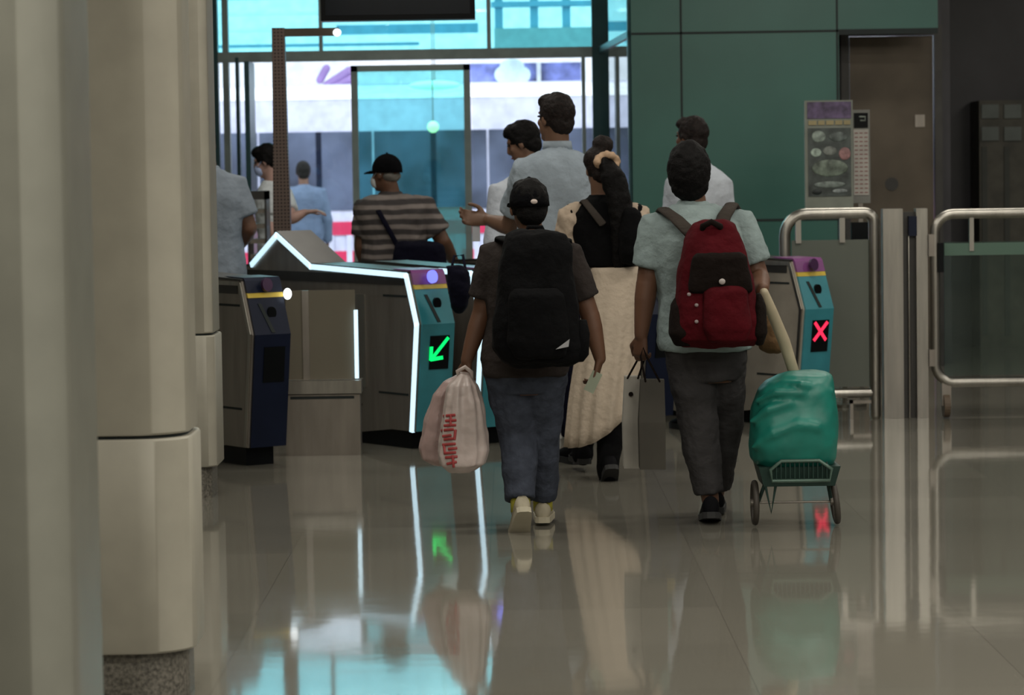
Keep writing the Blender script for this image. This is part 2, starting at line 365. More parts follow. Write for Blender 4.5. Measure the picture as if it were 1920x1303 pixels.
y1 = 6.0; y2 = 8.27; y3 = 13.6
c2z = zz(300, 820, y2); 
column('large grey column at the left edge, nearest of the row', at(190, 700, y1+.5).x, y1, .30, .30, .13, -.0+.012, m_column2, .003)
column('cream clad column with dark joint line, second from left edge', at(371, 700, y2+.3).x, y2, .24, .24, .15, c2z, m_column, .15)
column('slim visible cream column, farthest of row, beside gates', at(413, 600, y3+.3).x, y3, .30, .20, .06, zz(395, 627, y3), m_column, .15)

# ------------------------------------------------------------------ fare gates
TH = math.radians(35); AX = V((-math.sin(TH), math.cos(TH), 0)); AV = V((math.cos(TH), math.sin(TH), 0)); UZ = V((0, 0, 1))
GW = .225
FRONT = [(.07, .10), (0, .69), (.10, .966)]
def fx(z):
    for (a, b), (c, d) in zip(FRONT, FRONT[1:]):
        if z <= d: return a+(c-a)*(z-b)/(d-b)
    return FRONT[-1][0]
def gate(px, Y, label, face, peak=True, led=False, sign=None, side=m_dsteel, head=None):
    o = at(px, 600, Y); o.z = 0            # near left corner of the body
    t = thing('fare_gate', label, 'fare gate', o, 'fare gates in a slanting row')
    P = lambda a, b, z: o+AX*a+AV*b+UZ*z
    top = [(.10, .966), (1.12, .994)]+([(1.5, 1.175), (1.85, .976)] if peak else [])+[(1.95, .96)]
    prof = FRONT+top[1:]+[(1.95, .12), (1.1, .02), (.95, .02), (.75, .05), (.3, .10)]
    bm = bmesh.new(); prism(bm, [P(a, 0, z) for a, z in prof], AV*GW); obj('cabinet', bm, side, t)
    bm = bmesh.new(); obox(bm, o, AX, AV, UZ, (.14, 1.9), (.03, GW-.03), (0, .11)); obj('plinth', bm, m_black, t)
    bm = bmesh.new()
    for (a0, z0), (a1, z1) in zip(top, top[1:]):
        prism(bm, [P(a0, -.004, z0), P(a1, -.004, z1), P(a1, -.004, z1+.012), P(a0, -.004, z0+.012)], AV*(GW+.008))
    obj('top_cover', bm, m_darksteel, t)
    # side seams, band and hatch
    for a0, a1, z in ((.12, .36, .84), (.12, .42, .30), (.6, 1.3, .22)):
        bm = bmesh.new(); obox(bm, o, AX, AV, UZ, (a0, a1), (-.002, .01), (z-.006, z+.006)); obj('panel_seam', bm, m_seam, t)
    bm = bmesh.new(); obox(bm, o, AX, AV, UZ, (.14, 1.9), (-.004, .01), (.90, .955)); obj('upper_band', bm, m_darksteel, t)
    bm = bmesh.new(); obox(bm, o, AX, AV, UZ, (.55, 1.35), (-.006, .01), (.32, .84)); obj('side_window', bm, m_fence_glass if 0 else m_steel, t)
    # front shell following the bent front
    def shell(name, z0, z1, m, push=.012, b0=.012, b1=GW-.0, extra=None):
        bm = bmesh.new(); zsn = [z0]+[z for z in (.69,) if z0 < z < z1]+[z1]
        outer = [(fx(z)-push, z) for z in zsn]; inner = [(fx(z)+.02, z) for z in reversed(zsn)]
        if extra: outer += extra; 
        prism(bm, [P(a, b0, z) for a, z in outer+inner], AV*(b1-b0)); return obj(name, bm, m, t, bevel=.003)
    shell('front_panel', .10, .882, face)
    shell('yellow_band', .880, .906, m_yellow, .014)
    shell('reader_head', .905, .968, head or m_purple, .016, extra=[(.10, .985), (.30, .99)])
    bm = bmesh.new(); tube(bm, [P(.05, GW*.52, .945), P(.03, GW*.52, .948)], [(.030, .036)]*2, flat=True, ref=AV); obj('reader_ring', bm, m_blueled if led else M('dark_purple', (.05, .015, .06), .4), t)
    zc = .80; bm = bmesh.new(); tube(bm, [P(fx(zc)-.02, GW*.6, zc), P(fx(zc)+.0, GW*.6, zc)], [(.026, .032)]*2, flat=True, ref=AV); obj('sensor_eye', bm, m_black, t)
    bm = bmesh.new(); m1 = P(fx(.85)-.016, GW*.28, .85); m2 = P(fx(.70)-.016, GW*.5, .70)
    prism(bm, [m1, m1+AV*.02, m2+AV*.022, m2], AX*.012); obj('groove', bm, m_seam, t)
    z0, z1 = .44, .625
    shell('sign_screen', z0, z1, m_black, .016, GW*.30, GW*.86)
    def Q(u, v, k=0):    # point on the screen, u right, v up
        z = z0+(z1-z0)*v; return P(fx(z)-.020-k, GW*(.30+.56*u), z)
    def stroke(bm, a, b, wd=.012):
        A, B = Q(*a), Q(*b); dd = (B-A).normalized(); nn = dd.cross(AX).normalized()
        prism(bm, [A-nn*wd/2, A+nn*wd/2, B+nn*wd/2, B-nn*wd/2], AX*.004)
    if sign == 'arrow':
        bm = bmesh.new(); stroke(bm, (.92, .93), (.12, .33), .018); stroke(bm, (.06, .68), (.06, .27), .02); stroke(bm, (.04, .30), (.68, .34), .02); obj('green_arrow', bm, m_greenled, t)
    if sign == 'cross':
        bm = bmesh.new(); stroke(bm, (.12, .93), (.85, .36), .019); stroke(bm, (.88, .93), (.12, .36), .019); obj('red_cross', bm, m_redled, t)
    if led:
        bm = bmesh.new(); wl = .030
        path = [(1.80, .985), (1.5, 1.163), (1.12, .985), (.115, .955), (.018, .69), (.085, .105)]
        if led == 'short': path = [(.42, .962)]+path[3:]
        for (a0, z0), (a1, z1) in zip(path, path[1:]):
            A, B = P(a0, -.012, z0), P(a1, -.012, z1); dd = (B-A).normalized(); nn = dd.cross(AV).normalized(); A -= dd*.008; B += dd*.008
            prism(bm, [A-nn*wl/2, A+nn*wl/2, B+nn*wl/2, B-nn*wl/2], AV*.016)
        obj('led_strip', bm, m_led, t)
    else:
        bm = bmesh.new(); wl = .022
        path = [(.5, .955), (.115, .955), (.018, .69), (.085, .105)]
        for (a0, z0), (a1, z1) in zip(path, path[1:]):
            A, B = P(a0, -.008, z0), P(a1, -.008, z1); dd = (B-A).normalized(); nn = dd.cross(AV).normalized()
            prism(bm, [A-nn*wl/2, A+nn*wl/2, B+nn*wl/2, B-nn*wl/2], AV*.012)
        obj('edge_trim', bm, m_steel, t)
    return t, P
g1, P1 = gate(472, 15.0, 'fare gate with navy front beside the farthest cream column', m_navy, peak=False, head=m_navy)
bm = bmesh.new(); ell(bm, P1(.03, GW+.01, .895), (V((.022, 0, 0)), V((0, .02, 0)), V((0, 0, .03)))); obj('indicator_lamp', bm, m_white_light, g1, smooth=True)
g2, P2g = gate(786, 15.8, 'teal fronted fare gate outlined in white light showing a green arrow', m_teal, led=True, sign='arrow')
g3, P3g = gate(908, 16.0, 'fare gate with lit white top edge behind the person in black cap', m_teal, peak=False, led='short')
g4, P4g = gate(1213, 16.5, 'navy fare gate between the long skirt and the red backpack', m_navy, peak=False, head=m_navy)
g5, P5g = gate(1506, 16.8, 'teal fronted fare gate with purple head showing a red cross', m_teal, peak=False, sign='cross', side=m_bsteel)
# flap housing with glass between the first two gates
Y = 15.62; fh = thing('gate_flap_housing', 'steel flap housing with upright glass panel between the two left gates', 'barrier', (gx(600, Y), Y, 0))
fx0, fx1 = gx(531, Y), gx(672, Y)
obj('cabinet', BX(fx0, fx1, Y, Y+.16, .0, zz(600, 740, Y)), m_dsteel, fh, bevel=.006)
obj('ledge', BX(fx0-.005, fx1+.01, Y-.02, Y+.17, zz(600, 738, Y), zz(600, 714, Y)), m_steel, fh, bevel=.006)
zl, zh = zz(600, 713, Y), zz(600, 545, Y)
obj('glass_panel', BX(fx0+.01, fx1-.02, Y+.05, Y+.065, zl, zh), glass('bronze_glass', (.45, .42, .36), haze=.5, hcol=(.30, .27, .21)), fh)
obj('panel_post', BX(fx0+.10, fx0+.135, Y+.04, Y+.08, zl, zh), m_dsteel, fh)
obj('edge_highlight', BX(fx1-.026, fx1-.006, Y+.03, Y+.07, zl+.005, zz(668, 582, Y)), m_led, fh)  # glowing strip in place of the highlight on the glass panel's edge
obj('seam', BX(fx0+.03, fx1-.03, Y-.003, Y+.002, zz(600, 748, Y), zz(600, 743, Y)), m_seam, fh)

# ------------------------------------------------------------------ barriers at the right
FY = 17.4
def rounded(x0, x1, z0, z1, r, y, corners='tltrblbr', n=6):
    pts = []
    for cx, cz, a0, k in ((x1-r, z1-r, 90, 'tr'), (x1-r, z0+r, 0, 'br'), (x0+r, z0+r, -90, 'bl'), (x0+r, z1-r, 180, 'tl')):
        for i in range(n+1):
            a = math.radians(a0-90*i/n); pts.append(V((cx+r*math.cos(a), y, cz+r*math.sin(a))))
    return pts
zt = zz(1560, 400, FY)
fa = thing('barrier_fence', 'steel tube barrier with frosted grey panel behind the red cross gate', 'barrier', (gx(1560, FY), FY, 0))
x0, x1 = gx(1473, FY), gx(1640, FY)
r = .13; pts = [V((x0, FY, .02)), V((x0, FY, zt-r))]+[V((x0+r-r*math.cos(math.radians(a)), FY, zt-r+r*math.sin(math.radians(a)))) for a in range(15, 91, 15)]
r2 = .06; pts += [V((x1-r2+r2*math.sin(math.radians(a)), FY, zt-r2+r2*math.cos(math.radians(a)))) for a in range(0, 91, 15)]+[V((x1, FY, .02))]
obj('tube_frame', T(pts, .034), m_steel, fa, smooth=True)
obj('lower_rail', T([V((x0, FY, zz(1600, 737, FY))), V((x1, FY, zz(1600, 737, FY)))], .028), m_steel, fa, smooth=True)
obj('frosted_panel', BX(x0+.04, x1-.035, FY-.008, FY+.008, zz(1600, 725, FY), zz(1560, 450, FY)), m_frost, fa)
for px in (1498, 1580): obj('clamp', BX(gx(px, FY)-.016, gx(px, FY)+.016, FY-.02, FY+.02, zz(1560, 455, FY), zt-.02), m_steel, fa)
bm = bmesh.new(); zf = zz(1600, 750, FY)
box(bm, gx(1592, FY), gx(1642, FY), FY-.02, FY+.02, zf-.02, zf); box(bm, gx(1592, FY), gx(1598, FY), FY-.02, FY+.02, 0, zf); obj('foot_bracket', bm, m_dsteel, fa)
tp = thing('gate_post', 'pair of flat stainless posts between the two tube barriers', 'post', (gx(1697, FY), FY, 0))
zp = zz(1700, 391, FY)
for a, b, m in ((1655, 1692, m_steel), (1717, 1738, m_steel)): obj('post', BX(gx(a, FY), gx(b, FY), FY-.05, FY+.05, 0, zp), m, tp, bevel=.006)
obj('channel', BX(gx(1692, FY), gx(1717, FY), FY+.0, FY+.04, 0, zp-.02), m_darksteel, tp)
obj('locking_rod', T([V((gx(1704, FY), FY-.02, 0)), V((gx(1704, FY), FY-.02, zz(1704, 440, FY)))], .006), m_steel, tp, smooth=True)
obj('lock_window', BX(gx(1703, FY), gx(1718, FY), FY-.056, FY-.05+.05, zz(1710, 442, FY), zz(1710, 405, FY)), m_navy, tp)
SY = 17.35
sgt = thing('swing_gate', 'stainless tube swing gate with clear glass at the right edge', 'gate', (gx(1850, SY), SY, 0))
x0, x1, z0, z1 = gx(1754, SY), gx(2260, SY), zz(1850, 716, SY), zz(1850, 400, SY)
obj('tube_frame', T(rounded(x0, x1, z0, z1, .11, SY), .030, close=True), m_steel, sgt, smooth=True)
gxl = gx(1771, SY)
obj('glass_panel', BX(gxl, x1-.05, SY-.006, SY+.006, z0+.04, zz(1850, 452, SY)), m_fence_glass, sgt)
obj('glass_top_trim', BX(gxl, x1-.05, SY-.012, SY+.012, zz(1850, 478, SY), zz(1850, 455, SY)), glass('green_edge', (.4, .6, .5), haze=.7, hcol=(.16, .25, .2)), sgt)
for px in (1822, 2100): obj('clamp', BX(gx(px, SY)-.013, gx(px, SY)+.013, SY-.018, SY+.018, zz(1850, 470, SY), z1-.02), m_steel, sgt)
obj('hinge', BX(gx(1741, SY), gx(1752, SY), SY-.03, SY+.03, z1-.25, z1-.12), m_dsteel, sgt)
obj('hinge', BX(gx(1741, SY), gx(1752, SY), SY-.03, SY+.03, z0+.1, z0+.2), m_dsteel, sgt)
obj('latch', BX(gx(1758, SY), gx(1768, SY), SY-.05, SY-.02, zz(1760, 510, SY), zz(1760, 455, SY)), m_black, sgt)
cz = .075; cx = gx(1773, SY)
bm = T([V((cx-.018, SY, cz)), V((cx+.018, SY, cz))], .07, flat=True, seg=24)
ca = obj('caster', bm, M('brown_rubber', (.10, .07, .045), .6), sgt, smooth=False)
obj('caster_fork', BX(cx-.028, cx+.028, SY-.02, SY+.02, cz, z0), m_dsteel, ca)

# ------------------------------------------------------------------ notice boards
BY = 18.3
m_paper = M('grey_green_poster', (.20, .23, .20), .5, var=.35, vscale=9)
nb = thing('notice_board', 'upright notice board with violet heading and photos on a steel pole', 'sign', (gx(1583, BY), BY, 0))
X = lambda px: gx(px, BY)
Z = lambda py: zz(1556, py, BY)
obj('panel', BX(X(1512), X(1602), BY, BY+.04, Z(394), Z(188)), M('board_grey', (.24, .26, .22), .5), nb, bevel=.004)
obj('heading', BX(X(1517), X(1599), BY-.006, BY, Z(222), Z(191)), M('violet_heading', (.12, .085, .17), .5, var=.25, vscale=20), nb)
bm = bmesh.new()
for a, b in ((1519, 1534), (1537, 1549), (1552, 1566), (1569, 1582), (1585, 1597)): box(bm, X(a), X(b), BY-.008, BY, Z(234), Z(226))
obj('heading_text', bm, M('yellow_text', (.40, .33, .17), .5), nb)
obj('poster', BX(X(1518), X(1598), BY-.006, BY, Z(368), Z(240)), M('dark_poster', (.07, .085, .08), .5, var=.3, vscale=12), nb)
rr = random.Random(3)
for px, py, a, b, cl in ((1535, 256, 13, 11, (.3, .36, .32)), (1572, 256, 18, 9, (.14, .17, .16)), (1530, 286, 10, 8, (.42, .52, .45)), (1556, 283, 13, 9, (.2, .22, .2)), (1584, 288, 11, 12, (.30, .16, .16)), (1556, 315, 34, 16, (.16, .2, .16)), (1556, 346, 30, 6, (.2, .24, .22)), (1532, 360, 9, 5, (.02, .03, .03)), (1575, 358, 14, 4, (.3, .34, .34))):
    bm = bmesh.new(); p = at(px, py, BY-.008); sc = BY/F; ell(bm, p, (V((a*sc, 0, 0)), V((0, .004, 0)), V((0, 0, b*sc))))
    obj('picture', bm, M('picture_print', cl, .5, var=.3, vscale=25), nb, smooth=True)
obj('pole', T([V((X(1583), BY+.02, 0)), V((X(1583), BY+.02, Z(390)))], .018), m_steel, nb, smooth=True)
obj('pole_foot', T([V((X(1583), BY+.02, 0)), V((X(1583), BY+.02, .02))], .14, flat=True, seg=28), m_steel, nb)
nl = thing('timetable_board', 'narrow timetable board with black head and white list beside the notice board', 'sign', (X(1617), BY+.1, 0))
Yb = BY+.1
obj('panel', BX(gx(1602, Yb), gx(1634, Yb), Yb, Yb+.03, Z(382), Z(206)), M('board_frame_grey', (.22, .22, .2), .5), nl)
obj('heading', BX(gx(1604, Yb), gx(1630, Yb), Yb-.006, Yb, Z(240), Z(212)), m_black, nl)
obj('sheet', BX(gx(1603, Yb), gx(1631, Yb), Yb-.006, Yb, Z(367), Z(243)), M('white_sheet', (.50, .47, .43), .6), nl)
m_rt = M('reddish_text', (.30, .14, .13), .6)
for k in range(15):
    bm = bmesh.new()
    for c in range(3): box(bm, gx(1605+c*9, Yb), gx(1611+c*9, Yb), Yb-.008, Yb, Z(251+k*8), Z(249+k*8))
    obj('text_line', bm, m_rt, nl)
obj('head_symbol', T([at(1614, 226, Yb-.008), at(1622, 226, Yb-.008), at(1622, 219, Yb-.008), at(1612, 219, Yb-.008)], .006), m_paper, nl)
obj('junction_box', BX(gx(1598, Yb), gx(1636, Yb), Yb, Yb+.05, Z(452), Z(418)), m_black, nl)
obj('pole', BX(gx(1612, Yb), gx(1620, Yb), Yb+.01, Yb+.03, 0, Z(380)), m_dsteel, nl)
# far grey unit by the dark wall
UY = 23.9
lk = thing('ticket_machine', 'dim grey machine bank with square lit panels by the dark right wall', 'machine', (gx(1900, UY), UY+.3, 0))
obj('cabinet', BX(gx(1838, UY), gx(2060, UY), UY, UY+.45, 0, zz(1880, 188, UY)), M('dim_brown_cabinet', (.085, .08, .06), .5, var=.15), lk)
for c in range(5):
    for r_ in range(2):
        a = 1842+c*42
        obj('panel', BX(gx(a, UY), gx(a+32, UY), UY-.02, UY, zz(a, 222+r_*42, UY), zz(a, 196+r_*42, UY)), M('grey_panel', (.16, .185, .17), .5), lk)
    obj('strip', BX(gx(1842+c*42, UY), gx(1852+c*42, UY), UY-.015, UY, .1, zz(1880, 275, UY)), M('olive_strip', (.05, .055, .045), .5), lk)

# ------------------------------------------------------------------ hanging screen on a post with arm, slatted rack
HY = 18.7
hs = thing('display_screen', 'large dark display screen held above the gates on a brown post', 'screen', (gx(533, HY), HY, 0))
hx = lambda px: gx(px, HY)
obj('housing', BX(hx(613), hx(900), HY-.05, HY+.12, zz(760, 38, HY), zz(760, 38, HY)+.62), m_black, hs, bevel=.01)
obj('screen', BX(hx(622), hx(891), HY-.056, HY-.05, zz(760, 28, HY), zz(760, 38, HY)+.59), m_screen, hs)
for px in (690, 820): obj('hanger', T([V((hx(px), HY+.04, zz(760, 38, HY)+.6)), V((hx(px), HY+.04, 4))], .018), m_dsteel, hs)
def perf():
    m = M('perforated_brown_steel', (.16, .125, .105), .4, .5); nt = m.node_tree; b = nt.nodes['Principled BSDF']
    tc = nt.nodes.new('ShaderNodeTexCoord'); vo = nt.nodes.new('ShaderNodeTexVoronoi'); vo.inputs['Scale'].default_value = 45; vo.inputs['Randomness'].default_value = 0
    rp = nt.nodes.new('ShaderNodeValToRGB'); rp.color_ramp.elements[0].position = .25; rp.color_ramp.elements[1].position = .4
    rp.color_ramp.elements[0].color = (.04, .03, .028, 1); rp.color_ramp.elements[1].color = (.19, .14, .12, 1)
    nt.links.new(tc.outputs['Object'], vo.inputs['Vector']); nt.links.new(vo.outputs['Distance'], rp.inputs[0]); nt.links.new(rp.outputs[0], b.inputs['Base Color']); return m
zp = zz(560, 52, HY)
bm = bmesh.new(); loft(bm, [[V((hx(533)+sx*w_, HY+sy*.04, z)) for sx, sy in ((-1, -1), (1, -1), (1, 1), (-1, 1))] for z, w_ in ((0, .055), (1.3, .055), (1.7, .046), (zp, .04))]); obj('post', bm, perf(), hs)
obj('arm', BX(hx(522), hx(646), HY-.03, HY+.03, zz(580, 68, HY), zz(580, 53, HY)), m_brown, hs, bevel=.006)
bm = bmesh.new(); ell(bm, at(632, 61, HY-.04), (V((.026, 0, 0)), V((0, .03, 0)), V((0, 0, .024)))); obj('arm_lamp', bm, m_white_light, hs, smooth=True)
RY = 20.2
rk = thing('slatted_rack', 'dark slatted metal rack standing left of the brown post', 'rack', (gx(486, RY), RY, 0))
ztp = zz(486, 358, RY)
bm = bmesh.new(); box(bm, gx(468, RY), gx(472, RY), RY, RY+.3, 0, ztp); box(bm, gx(500, RY), gx(504, RY), RY, RY+.3, 0, ztp); box(bm, gx(468, RY), gx(504, RY), RY, RY+.3, ztp-.06, ztp); obj('frame', bm, m_darksteel, rk)
for k in range(11): obj('slat', BX(gx(472, RY), gx(500, RY), RY+.02, RY+.28, .2+k*.105, .2+k*.105+.03), m_dsteel, rk)
# ------------------------------------------------------------------ people
def skin(n, c): return M(n, c, .55, var=.05)
sk_tan = skin('skin_tan', (.125, .058, .032)); sk_mid = skin('skin_medium', (.17, .09, .055)); sk_pale = skin('skin_pale', (.42, .26, .22))
m_hair = M('black_hair', (.0035, .003, .003), .7, bump=.25, bscale=120, var=.3, vscale=60, spec=.15)
m_hairb = M('dark_brown_hair', (.012, .008, .007), .65, bump=.3, bscale=120, var=.3, vscale=60, spec=.2)
m_eye = M('eye_dark', (.02, .015, .012), .2); m_lip = M('lip', (.25, .08, .07), .5)
def fabric(n, c, **k): return M(n, c, .9, bump=.35, bscale=35, spec=.12, **k)
f_blue = fabric('pale_blue_shirt_cloth', (.34, .40, .46)); f_white = fabric('white_shirt_cloth', (.50, .54, .60)); f_mint = fabric('grey_mint_shirt_cloth', (.24, .30, .30))
f_tee = fabric('dark_brown_tee_cloth', (.032, .026, .024)); f_jean = fabric('blue_grey_denim', (.046, .053, .072), var=.12, vscale=20); f_grey = fabric('dark_grey_trouser_cloth', (.040, .038, .039))
f_black = fabric('black_cloth', (.0025, .0025, .003)); f_beige = fabric('beige_cloth', (.50, .40, .31)); f_skirt = fabric('cream_skirt_cloth', (.54, .45, .355), var=.04)
f_cap = fabric('black_cap_cloth', (.002, .002, .003)); f_navy = fabric('navy_cloth', (.004, .004, .012))
def striped():
    m = M('striped_shirt_cloth', (.1, .1, .1), .85); nt = m.node_tree; b = nt.nodes['Principled BSDF']
    tc = nt.nodes.new('ShaderNodeTexCoord'); sp = nt.nodes.new('ShaderNodeSeparateXYZ'); nt.links.new(tc.outputs['Object'], sp.inputs[0])
    n = nt.nodes.new('ShaderNodeTexNoise'); n.inputs['Scale'].default_value = 5; nt.links.new(tc.outputs['Object'], n.inputs['Vector'])
    a = nt.nodes.new('ShaderNodeMath'); a.operation = 'MULTIPLY_ADD'; a.inputs[1].default_value = .03; nt.links.new(n.outputs[0], a.inputs[0]); nt.links.new(sp.outputs[2], a.inputs[2])
    mu = nt.nodes.new('ShaderNodeMath'); mu.operation = 'MULTIPLY'; mu.inputs[1].default_value = 2*math.pi/.062; nt.links.new(a.outputs[0], mu.inputs[0])
    si = nt.nodes.new('ShaderNodeMath'); si.operation = 'SINE'; nt.links.new(mu.outputs[0], si.inputs[0])
    mr = nt.nodes.new('ShaderNodeMapRange'); mr.inputs[1].default_value = -1; nt.links.new(si.outputs[0], mr.inputs[0])
    r = nt.nodes.new('ShaderNodeValToRGB'); r.color_ramp.elements[0].position = .35; r.color_ramp.elements[1].position = .8
    r.color_ramp.elements[0].color = (.045, .038, .038, 1); r.color_ramp.elements[1].color = (.235, .20, .185, 1)
    nt.links.new(mr.outputs[0], r.inputs[0]); nt.links.new(r.outputs[0], b.inputs['Base Color']); return m
f_stripe = striped()

def hand(bm, w_, d, pn, S, curl=.5, side=1):
    """w_ wrist, d direction of the hand, pn palm normal; side=+1: thumb towards +a"""
    d = d.normalized(); pn = (pn-d*pn.dot(d)).normalized(); a = d.cross(pn)*side
    tube(bm, [w_-d*.02*S, w_+d*.025*S, w_+d*.085*S], [(.026*S, .02*S), (.034*S, .018*S), (.040*S, .014*S)], seg=14, ref=a)
    for k, (off, ln) in enumerate(((.030, .072), (.010, .080), (-.010, .074), (-.030, .058))):
        p = w_+d*.082*S+a*off*S; pts = [p-d*.012*S]; dd = d.copy(); q = p
        ang = curl*(.9+.12*k)
        for s, l in enumerate((.45, .30, .25)):
            dd = (d*math.cos(ang*(s+.6))+pn*math.sin(ang*(s+.6))).normalized(); pts.append(q); q = q+dd*ln*l*S
        pts.append(q); tube(bm, pts, [.0092*S, .0092*S, .0085*S, .0078*S, .007*S], seg=10, ref=a)
    th = w_+d*.028*S+a*.026*S; t1 = th+(d*.6+a*.75+pn*.25).normalized()*.036*S; t2 = t1+(d*.9+a*.2+pn*(.2+.5*curl)).normalized()*.03*S; t3 = t2+(d+pn*.4*curl).normalized()*.022*S
    tube(bm, [th, t1, t2, t3], [.014*S, .0115*S, .010*S, .0085*S], seg=10, ref=pn)

def frame(yaw):   # yaw 0 faces away from the camera (+Y); positive turns towards screen left
    f = V((-math.sin(yaw), math.cos(yaw), 0)); return V((f.y, -f.x, 0)), f
def person(name, label, px, Y, H, J=None, yaw=0, hyaw=None, tilt=0, sk=sk_tan, hair='short', hairm=None, shirt=None, sleeve='short', trousers=None, shoe=None,
           tw=1.0, lw=1.0, aw=1.0, vox=.0065, hemz=None, hands=None, hs=1.0, cap=None, mask=None, kids=(), sock=None, footpitch=(0, 0), footyaw=(0, 0), shirt_disp=.018, collar=None, skirt=None, hairk=1.0):
    S = H/1.7; g = at(px, 800, Y); X0 = V((g.x, Y, 0)); J = J or {}
    root = thing(name, label, 'person', X0)
    r, f = frame(yaw); hr, hf = frame(yaw if hyaw is None else hyaw); U = V((0, 0, 1))
    def D(x, y, z): return X0+r*x*H+f*y*H+U*z*H
    j = dict(pel=D(0, 0, .53), neck=D(0, -.005, .835), head=D(0, .012, .925), sL=D(-.108, 0, .795), sR=D(.108, 0, .795), eL=D(-.145, -.015, .625), eR=D(.145, -.015, .625),
             wL=D(-.15, .03, .475), wR=D(.15, .03, .475), hL=D(-.05, 0, .50), hR=D(.05, 0, .50), kL=D(-.055, .015, .28), kR=D(.055, .015, .28), aL=D(-.057, -.01, .05), aR=D(.057, -.01, .05))
    for k, v in J.items():
        j[k] = at(v[0], v[1], Y+(v[2] if len(v) > 2 else 0))
    hu = (U*math.cos(tilt)+hf*math.sin(tilt)).normalized(); hfw = hr.cross(hu)*-1; hfw = (hfw if hfw.dot(hf) > 0 else -hfw)
    K = .93*S*hs; hc = j['head']
    def HP(x, y, z): return hc+(hr*x+hfw*y+hu*z)*K
    def HA(x, y, z): return (hr*x*K, hfw*y*K, hu*z*K)
    # torso rings
    pel, neck = j['pel'], j['neck']; mid = (j['sL']+j['sR'])/2
    sh = (j['sR']-j['sL']); shw = sh.length/2; shn = sh.normalized()
    def torso(bm, k=1.0, lo=-.30, top=1.0, grow=0, seg=28, low_w=None):
        prof = [(-.28, .105, .09), (-.14, .145, .105), (0, .158, .112), (.16, .15, .108), (.34, .138, .102), (.55, .152, .112), (.74, .165, .112), (.86, .158, .10), (.94, .115, .082), (1.0, .066, .062)]
        rings = []; ax = neck-pel
        pr = [p for p in prof if lo <= p[0] <= top]
        if pr[0][0] > lo+.01:
            a = [p for p in prof if p[0] < lo][-1] if lo > -.28 else prof[0]; b_ = pr[0]; u = (lo-a[0])/(b_[0]-a[0]) if b_[0] != a[0] else 0
            pr = [(lo, a[1]+(b_[1]-a[1])*u, a[2]+(b_[2]-a[2])*u)]+pr
        for t_, rx, ry in pr:
            c = pel+ax*t_; n = r.lerp(shn, max(0, min(1, t_))).normalized(); fy = U.cross(n).normalized()
            rx2 = rx*S*tw*k+grow; ry2 = ry*S*tw*k+grow
            if .6 < t_ < .9: rx2 = max(rx2, (shw+.02*S)*k*(.95 if t_ < .8 else .84))
            rings.append(sering(c, rx2, ry2, 2.3, seg, n, fy))
        loft(bm, rings)
    # ---- body: one continuous surface
    bm = bmesh.new(); torso(bm, .92 if shirt else 1)
    tube(bm, [neck-U*.03*S, neck+U*.03*S, hc-hfw*.015*K-hu*.05*K], [.062*S, .055*S, .055*S], ref=r)
    ell(bm, HP(0, -.012, .025), HA(.074, .092, .095)); ell(bm, HP(0, .022, -.035), HA(.060, .066, .086)); ell(bm, HP(0, .055, -.092), HA(.034, .032, .026), 2)
    ell(bm, HP(0, .090, -.025), HA(.013, .022, .018), 2); tube(bm, [HP(0, .082, .02), HP(0, .100, -.022)], [.009*K, .011*K], seg=8); ell(bm, HP(0, .076, .030), HA(.045, .014, .010), 2)
    ell(bm, HP(0, .081, -.062), HA(.024, .010, .011), 2)
    for s in (-1, 1): ell(bm, HP(s*.077, -.004, -.01), HA(.011, .020, .032), 2); ell(bm, HP(s*.040, .06, -.02), HA(.018, .018, .02), 2)
    hands = hands or {}
    for s, q in ((-1, 'L'), (1, 'R')):
        S_, E, W = j['s'+q], j['e'+q], j['w'+q]
        tube(bm, [S_.lerp(mid, .25), S_, S_.lerp(E, .45), E], [.058*S*aw, .054*S*aw, .047*S*aw, .040*S*aw], ref=f)
        tube(bm, [E, E.lerp(W, .3), E.lerp(W, .7), W], [.041*S*aw, .041*S*aw, .033*S*aw, .026*S*aw], ref=f)
        hd = hands.get(q, {}); dr = V(hd['d']) if 'd' in hd else (W-E)
        pn = V(hd['n']) if 'n' in hd else -r*s
        hand(bm, W, dr, pn, S*1.0, hd.get('c', .45), hd.get('s', 1 if (dr.normalized().cross(pn)).dot(f) > 0 else -1))
        Hp, Kn, A = j['h'+q], j['k'+q], j['a'+q]
        tube(bm, [Hp+U*.03*S, Hp, Hp.lerp(Kn, .5), Kn], [.080*S*lw, .085*S*lw, .072*S*lw, .056*S*lw], ref=r)
        tube(bm, [Kn, Kn.lerp(A, .3), Kn.lerp(A, .75), A], [.055*S*lw, .056*S*lw, .038*S*lw, .034*S*lw], ref=r)
        fr, ff = frame(yaw+footyaw[0 if s < 0 else 1])
        tube(bm, [A-U*.02*S, A+ff*.10*S-U*.045*S], [.034*S, .03*S], ref=fr)
    remesh('body', bm, sk, root, vox, 3)
    # face details
    for s in (-1, 1):
        bm = bmesh.new(); ell(bm, HP(s*.030, .078, .012), HA(.013, .010, .006), 2); obj('eye', bm, m_eye, root, smooth=True)
    bm = bmesh.new(); ell(bm, HP(0, .089, -.062), HA(.020, .006, .006), 2); obj('lips', bm, m_lip, root, smooth=True)
    # hair
    hm = hairm or m_hair
